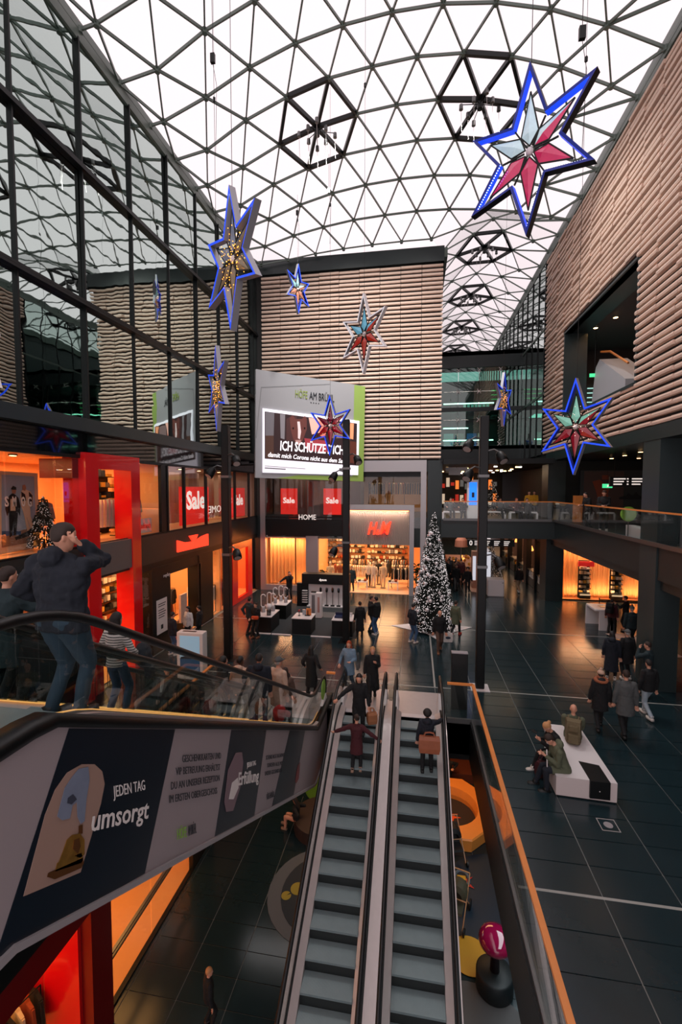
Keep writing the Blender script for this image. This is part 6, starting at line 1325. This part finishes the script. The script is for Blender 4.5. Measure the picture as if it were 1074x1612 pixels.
def bag(label, loc, rz, w_, h_, d_, m, straps=.25, cat='bag', mark=None, name='bag'):
    o = thing(name, label, cat, loc, rz)
    B = MB().loft([[(x*q, y*q2, z) for x, y in ((-w_/2, -d_/2), (w_/2, -d_/2), (w_/2, d_/2), (-w_/2, d_/2))] for z, q, q2 in ((-h_, .92, .9), (-h_*.7, 1.02, 1.1), (-h_*.2, 1, 1), (0, .93, .5))]); B.build('bag_body', m, o)
    for y in (-d_*.3, d_*.3): MB().tube([(-w_*.28, y, -.02), (-w_*.2, y*.6, straps*.8), (0, y*.3, straps), (w_*.2, y*.6, straps*.8), (w_*.28, y, -.02)], .012, 5).build('strap', m, o)
    if mark: MB().loft([[(w_*.28*math.cos(t), -d_*.56-q, -h_*.5+.05*math.sin(t)) for t in [2*math.pi*k/16 for k in range(16)]] for q in (0, .01)]).build('dark_label', mark, o)
    return o
def backpack(label, loc, rz, m, w_=.32, h_=.46, d_=.18, lean=0.):
    o = thing('backpack', label, 'backpack', loc, rz); o.rotation_euler = (lean, 0, rz)
    MB().loft([[(x, y*q, z) for x, y in ((-w_/2, 0), (-w_*.4, -d_), (w_*.4, -d_), (w_/2, 0))] for z, q in ((0, .8), (h_*.2, 1.1), (h_*.7, 1), (h_*.95, .7), (h_, .3))]).build('pack_body', m, o)
    MB().bevbox((-w_*.33, -d_*1.45, h_*.08), (w_*.33, -d_*.95, h_*.5), .02).build('front_pocket', m, o); MB().bevbox((-w_*.3, -d_*1.2, h_*.56), (w_*.3, -d_*.9, h_*.84), .02).build('front_pocket', m, o)
    for s in (-1, 1): MB().tube([(s*.1, .01, h_*.93), (s*.12, .12, h_*1.02), (s*.13, .2, h_*.7), (s*.13, .14, h_*.2)], .018, 5, flat=.5).build('strap', m, o)
    return o
def stepz(nm, Y): return on_esc(nm, Y)
PI = math.pi
# --- riders on the left escalators (they ride away from the camera: facing +y)
person('big man in a dark padded jacket with his hand at his ear, nearest rider', (-3.16, 3.55, stepz('E1', 3.55)+.01), -.15, 1.83, 'navy', 'djeans', hair='brown', coat='jacket', ra=(.17, .06, 1.56), la=(-.34, .14, 1.0), turn=-.55, nod=.15, hood=True, vox=.013, build_=1.45, fine=True)
o = person('woman with long dark hair in a black and white striped top', (-4.55, 6.15, stepz('E2', 6.15)+.01), -.1, 1.66, 'striped', 'jeans', hair='dark', style='long', coat='tee', female=True, ra=(.28, .25, .98), la=(-.25, .2, 1.0), vox=.013)
jk = thing('held_jacket', 'dark jacket bundled over the arms of the woman in the striped top', 'jacket', (-4.55, 6.15, stepz('E2', 6.15)))
remesh(MB().ball((-.36, .05, .98), (.2, .16, .14), 10, 8).ball((-.2, .2, .9), (.18, .12, .2), 10, 8).ball((.33, .2, .95), (.14, .13, .2), 10, 8).ball((.42, .22, .75), (.09, .1, .2), 10, 8), 'jacket_body', W_['navy'], jk, .02, 2, .05)
person('person in dark clothes partly cut by the left edge, hand raised', (-4.85, 4.60, stepz('E2', 4.6)+.01), -.2, 1.78, 'teal', 'black', hair='brown', la=(-.1, .3, 1.3), ra=(.25, .25, 1.45), vox=.014, coat='coat', build_=1.1)
bag('big dark bag held by the person cut by the left edge', (-4.45, 4.75, stepz('E2', 4.6)+.95), .3, .5, .6, .3, W_['black'], .2)
person('man with a pale scarf and dark open jacket walking on the left walkway', (-6.83, 11.35, 0), PI+.6, 1.74, 'black', 'teal', hair='brown', coat='jacket', pose='walk', la=(-.2, .2, 1.0)); 
remesh(MB().tube([(-6.93, 11.2, 1.5), (-6.83, 11.15, 1.42), (-6.76, 11.2, 1.5)], .05, 8).tube([(-6.86, 11.19, 1.44), (-6.9, 11.14, 1.05)], .045, 8), 'scarf', W_['white'], None, .02)
tag(bpy.data.objects['scarf'], 'pale scarf worn by the man on the left walkway', 'scarf')
person('person with dark hood and dark hair, leftmost of the far riders', (-4.85, 10.65, stepz('E2', 10.65)+.01), -.7, 1.72, 'black', 'black', hair='black', style='bushy', turn=-.5, hood=True)
person('man with short black hair in a beige hoodie on the far left escalator', (-4.55, 11.05, stepz('E2', 11.05)+.01), -.1, 1.82, 'beige', 'tan', hair='black', skin='dark', turn=-.4, hood=True)
o = person('rider in a wide navy jacket seen from behind on the advert escalator', (-3.55, 9.75, stepz('E1', 9.75)+.01), .1, 1.72, 'navy', 'djeans', hair='dark', build_=1.2, hood=True, la=(-.42, .2, .95))
person('rider in a cream coat right beside the wide navy jacket', (-3.25, 10.25, stepz('E1', 10.25)+.01), -.4, 1.74, 'beige', 'grey', hair='grey', hat=('grey', 'cap'), coat='coat', turn=-.3)
person('brown-haired woman in a brown waistcoat near the bottom of the advert escalator', (-3.35, 11.2, stepz('E1', 11.2)+.01), .15, 1.62, 'brown', 'black', hair='brown', style='long', female=True)
person('small child in black with arms spread on the advert escalator', (-3.15, 8.3, stepz('E1', 8.3)+.01), .2, .92, 'black', 'black', hair='black', la=(-.62, .2, 1.15), ra=(.4, .2, 1.0))
rb = thing('red_bundle', 'bright red jacket bundle held low between the escalator riders', 'jacket', (-3.05, 9.7, stepz('E1', 9.7)+.2)); remesh(MB().ball((0, 0, .15), (.16, .14, .2), 10, 8).ball((.15, .1, .1), (.1, .08, .08), 8, 6), 'jacket_body', W_['red'], rb, .02, 2, .05)
# --- landing and central escalators
person('woman in a long black coat with red sleeves stepping off at the landing', (-3.28, 13.85, .01), -.2, 1.62, 'black', 'black', hair='black', style='long', coat='long', female=True, la=(-.3, .1, .95), ra=(.3, .12, .95))
person('red-haired woman in a blue-grey coat walking towards the escalator', (-2.12, 14.4, 0), PI-.1, 1.7, 'denimc', 'djeans', hair='red', style='long', coat='coat', pose='walk', female=True, la=(-.12, .28, 1.1), ra=(.3, .15, .95))
bag('small grey shoulder bag of the red-haired woman', (-1.82, 14.38, .95), PI/2, .26, .2, .1, W_['grey'], .35)
person('blond short-haired person in a long black coat behind the central escalator', (-1.3, 13.95, .01), PI+.15, 1.7, 'black', 'black', hair='blond', coat='long', pose='walk', step=.07, la=(-.10, .22, 1.25))
person('dark-haired woman in a black coat riding down at the top of the left central escalator', (-1.5, 12.1, stepz('CL', 12.1)+.01), PI+.1, 1.74, 'black', 'black', hair='black', style='long', coat='coat', female=True, ra=(.62, .12, 1.02), la=(-.30, .1, .78), nod=.1)
bag('brown paper shopping bag carried by the black-coated woman', (-1.13, 12.0, stepz('CL', 12.1)+.72), .4, .26, .32, .16, mat('kraft_paper', (.62, .40, .26), .7, var=.2), .12)
person('woman in a burgundy coat with arms spread to both handrails', (-1.45, 11.2, stepz('CL', 11.2)+.01), 0, 1.5, 'burg', 'black', 'tan', hair='brown', style='bun', coat='coat', female=True, la=(-.74, .05, 1.12), ra=(.72, .0, 1.0), turn=.5, nod=.2, vox=.013)
person('woman in a dark puffer jacket riding the right central escalator, arm on the rail', (.35, 11.35, stepz('CR', 11.35)+.01), 0, 1.64, 'navy', 'black', hair='dark', style='bushy', coat='jacket', female=True, ra=(.42, .5, 1.25), vox=.013, hood=True)
o = bag('large brown leather bag on the back of the woman on the right escalator', (.40, 11.12, stepz('CR', 11.35)+1.08), 0, .52, .42, .14, mat('brown_leather', (.58, .32, .20), .5, var=.3, bump=.3, scale=5), .1)
# --- hall floor
person('man in a dark jacket and jeans standing left of the christmas tree', (-.08, 19.38, .0), -.9, 1.72, 'navy', 'jeans', 'white', hair='black', nod=.3, la=(-.18, .2, 1.0), ra=(.22, .15, .95))
person('bald man in a black jacket walking past the tree with a white tote', (1.02, 18.5, 0), PI+.1, 1.74, 'black', 'brown', 'brown', style='bald', pose='walk')
bag('white tote bag with a dark oval label carried by the bald man', (1.36, 18.55, .78), .1, .38, .38, .08, W_['white'], .22, mark=mat('tote_label', (.12, .18, .25), .5), name='tote_bag')
person('woman in an olive parka with red shoes walking right of the tree', (1.84, 20.7, 0), -.6, 1.62, 'olive', 'black', 'red', hair='brown', style='short', coat='coat', pose='walk', female=True)
person('man in a black coat walking down the corridor, left one of the pair', (2.68, 30.0, 0), PI, 1.74, 'black', 'grey', hair='brown', coat='coat', pose='walk')
person('woman in black walking down the corridor, right one of the pair', (3.32, 29.2, 0), PI-.15, 1.72, 'black', 'black', hair='black', style='bushy', pose='walk', female=True)
person('man in a dark jacket and light trousers walking away along the right shops', (6.62, 30.1, 0), .2, 1.72, 'black', 'tan', 'white', hair='black', pose='walk')
person('security guard in black with both arms raised at the demo stand', (-7.38, 25.6, .02), PI+.1, 1.72, 'black', 'black', hair='black', la=(-.12, .18, 1.58), ra=(.55, .2, 1.12))
person('man in a dark blue jacket seen from behind at the left demo pod', (-7.42, 19.2, 0), -.5, 1.74, 'teal', 'black', hair='black', la=(-.2, -.12, .95))
person('woman in black holding an orange cloth at the left demo pod', (-6.98, 18.85, 0), PI-.3, 1.62, 'black', 'black', 'brown', hair='brown', style='bun', female=True, la=(-.1, .25, 1.05), ra=(.18, .25, 1.0))
oc_ = thing('orange_cloth', 'orange cloth bundle held by the woman at the left demo pod', 'cloth', (-6.93, 18.58, .92)); MB().bevbox((-.16, -.06, 0), (.16, .06, .14), .03).build('cloth', mat('orange_cloth', (.80, .30, .14), .8), oc_)
person('person in a long black coat right of the middle lamp post', (-2.42, 19.75, 0), .3, 1.62, 'black', 'black', hair='brown', coat='long', female=True)
person('man in black jacket and jeans, the back one of the couple', (-2.0, 20.5, 0), -1.2, 1.72, 'black', 'djeans', 'black', hair='brown')
person('man in black jacket and jeans, the front one of the couple', (-1.72, 20.2, 0), 1.0, 1.76, 'black', 'jeans', 'white', hair='black', la=(-.12, .15, 1.5))
person('person in a dark coat standing in the entrance of the front shop', (-4.05, 28.6, .03), PI, 1.62, 'teal', 'black', hair='dark', coat='coat')
# group at the left shop
person('man in a dark jacket and jeans standing at the left shop entrance', (-9.55, 16.3, 0), -.5, 1.76, 'navy', 'jeans', 'white', hair='black', la=(-.15, .25, 1.25))
person('woman with long dark hair in a white jacket at the left shop entrance', (-9.55, 17.6, .0), PI-.4, 1.66, 'white', 'black', hair='black', style='long', female=True)
person('person with black hair and dark jacket right of the white-jacketed woman', (-9.2, 17.9, .0), PI/2, 1.62, 'black', 'black', hair='black')
# right side
person('person in a fur-trimmed dark parka and pale knit hat walking away', (5.12, 13.2, 0), -.15, 1.68, 'black', 'black', hair='brown', hat=('beige', 'pom'), coat='coat', pose='walk', fur='fur', hood=True, vox=.014)
person('balding man in a grey-blue coat walking beside the fur-trimmed parka', (5.66, 12.95, 0), -.1, 1.82, 'grey', 'black', hair='brown', coat='coat', pose='walk', vox=.014)
person('person in a dark jacket and pale blue jeans walking near the right column', (6.76, 14.1, 0), .2, 1.74, 'black', 'ljeans', 'white', hair='dark', pose='walk')
person('person in a long dark coat waiting at the end of the queue', (6.82, 16.75, 0), -.4, 1.73, 'navy', 'black', 'white', hair='black', style='long', coat='long', hood=True)
person('man in a grey flat cap and black jacket in the queue', (7.36, 16.85, 0), .2, 1.78, 'black', 'black', 'white', hair='grey', hat=('grey', 'cap'), coat='coat')
person('person drinking, dark jacket, rightmost of the queue by the column', (7.42, 15.55, 0), .9, 1.8, 'teal', 'black', hair='brown', la=(-.1, .22, 1.5))
person('person in a dark red coat with a backpack at the glowing window', (8.98, 22.2, 0), -.6, 1.62, 'burg', 'black', hair='dark')
backpack('black backpack worn by the person in dark red', (8.82, 22.02, 1.0), -.6, W_['black'])
person('person in black with arms raised beside the dark red coat', (9.75, 22.6, 0), .9, 1.7, 'black', 'black', hair='black', la=(-.2, .35, 1.3))
person('broad man in a teal jacket and grey pom hat in the middle of the queue', (9.0, 20.3, 0), 0, 1.78, 'teal', 'black', 'white', hair='grey', hat=('grey', 'pom'), build_=1.2)
# sitters on the bench
person('blond woman in black bent over her phone on the white bench', (3.40, 11.0, -.04), PI/2+.25, 1.7, 'black', 'black', 'white', hair='blond', style='bun', pose='sit', female=True, nod=.7, lean=.35, la=(-.05, .48, .85), ra=(.12, .42, .82), vox=.013)
person('man in an olive padded parka hunched over on the white bench', (3.33, 10.38, -.04), PI/2+.1, 1.74, 'olive', 'navy', 'black', hair='brown', pose='sit', coat='long', nod=.75, lean=.38, la=(-.06, .42, .80), ra=(.1, .42, .78), hood=True, vox=.013)
person('bald man in a khaki jacket with a backpack at the back of the bench', (3.95, 11.75, -.04), -.3, 1.74, 'olive', 'jeans', 'black', style='bald', pose='sit', vox=.014, build_=1.1, la=(-.1, .38, .72), ra=(.1, .38, .72))
backpack('large khaki hiking backpack on the bald man on the bench', (3.90, 11.58, .47), -.3, mat('khaki_pack', (.40, .35, .25), .8, var=.3, scale=20), .36, .56, .2)
bag('dark red bag leaning on the floor beside the hunched man', (2.98, 10.75, .38), .6, .34, .36, .16, W_['burg'], .12)
wp2 = thing('white_cane', 'white walking stick held by the hunched man on the bench', 'stick', (2.95, 10.2, 0)); MB().tube([(0, 0, 0), (-.02, .08, .82)], .012, 6).tube([(-.02, .08, .82), (.0, .16, .86)], .012, 6).build('stick', WHITE, wp2)
ph = thing('phone', 'black phone in the hand of the blond woman on the bench', 'phone', (2.86, 11.1, .86), .3); MB().bevbox((-.04, -.075, 0), (.04, .075, .012), .004).build('phone_case', BLACK, ph)
# gallery and walkway
person('person leaning on the railing of the right upper walkway, left one', (7.98, 22.5, Z1), PI/2+.3, 1.7, 'black', 'black', hair='black', lean=.25, la=(-.1, .4, 1.1), ra=(.1, .4, 1.1))
person('man in a black jacket looking down on the right upper walkway, right one', (8.0, 20.9, Z1), PI-.3, 1.78, 'black', 'black', 'white', hair='brown', nod=.4, la=(-.08, .3, 1.1), ra=(.1, .3, 1.1))
for k, (x, y, c_, hr, ps_) in enumerate(((2.8, 27.85, 'black', 'black', 'sit'), (2.1, 28.1, 'grey', 'brown', 'sit'), (5.9, 28.0, 'burg', 'red', 'sit'), (6.5, 28.0, 'black', 'black', 'sit'), (6.75, 28.6, 'yellow', 'brown', 'stand'), (5.05, 28.5, 'grey', 'dark', 'sit'), (7.25, 29.4, 'yellow', 'brown', 'stand'))):
    person(['seated person in black behind the glass at the left of the gallery bridge', 'seated person in grey at the far left of the gallery bridge', 'seated person in a dark red top on the gallery bridge', 'seated person in black at the right end of the gallery bench', 'standing person in a yellow top on the gallery bridge', 'person in grey seated right of the blue screen totem', 'person in yellow standing near the right end of the gallery'][k], (x, y, Z1-(.04 if ps_ == 'sit' else 0)), PI+.2*(k % 3), 1.7, c_, 'black', hair=hr, pose=ps_, la=(-.1, .3, 1.0), vox=.02, group='people on the gallery bridge')
for k in range(11):
    x = 2.5+.42*(k % 4)+.1*(k//4); y = 31.7+.75*(k//4)+(k % 2)*.3
    person('dark dressed visitor in the crowd at the corridor stall', (x-.6, y, 0), random.uniform(0, 6.2), 1.7, ('black', 'navy', 'brown', 'burg')[k % 4], 'black', hair=('black', 'brown', 'dark')[k % 3], vox=.024, group='crowd at the corridor stall')
# lower level
person('girl in a black top and pale leggings sitting on the lower brown seat', (-3.92, 14.3, ZL-.0), PI/2-.2, 1.5, 'black', 'skin', 'tan', hair='dark', style='long', pose='sit', female=True, nod=.3, vox=.014, skin='tan')
person('fair-haired boy in dark clothes on the lower floor at the bottom left', (-4.32, 8.55, ZL), -.9, 1.35, 'black', 'black', hair='blond', vox=.014, turn=-.3)
person('person in black sitting beside the orange ring seat', (1.35, 17.75, ZL-.12), PI-.4, 1.7, 'black', 'black', hair='black', pose='sit', style='long')
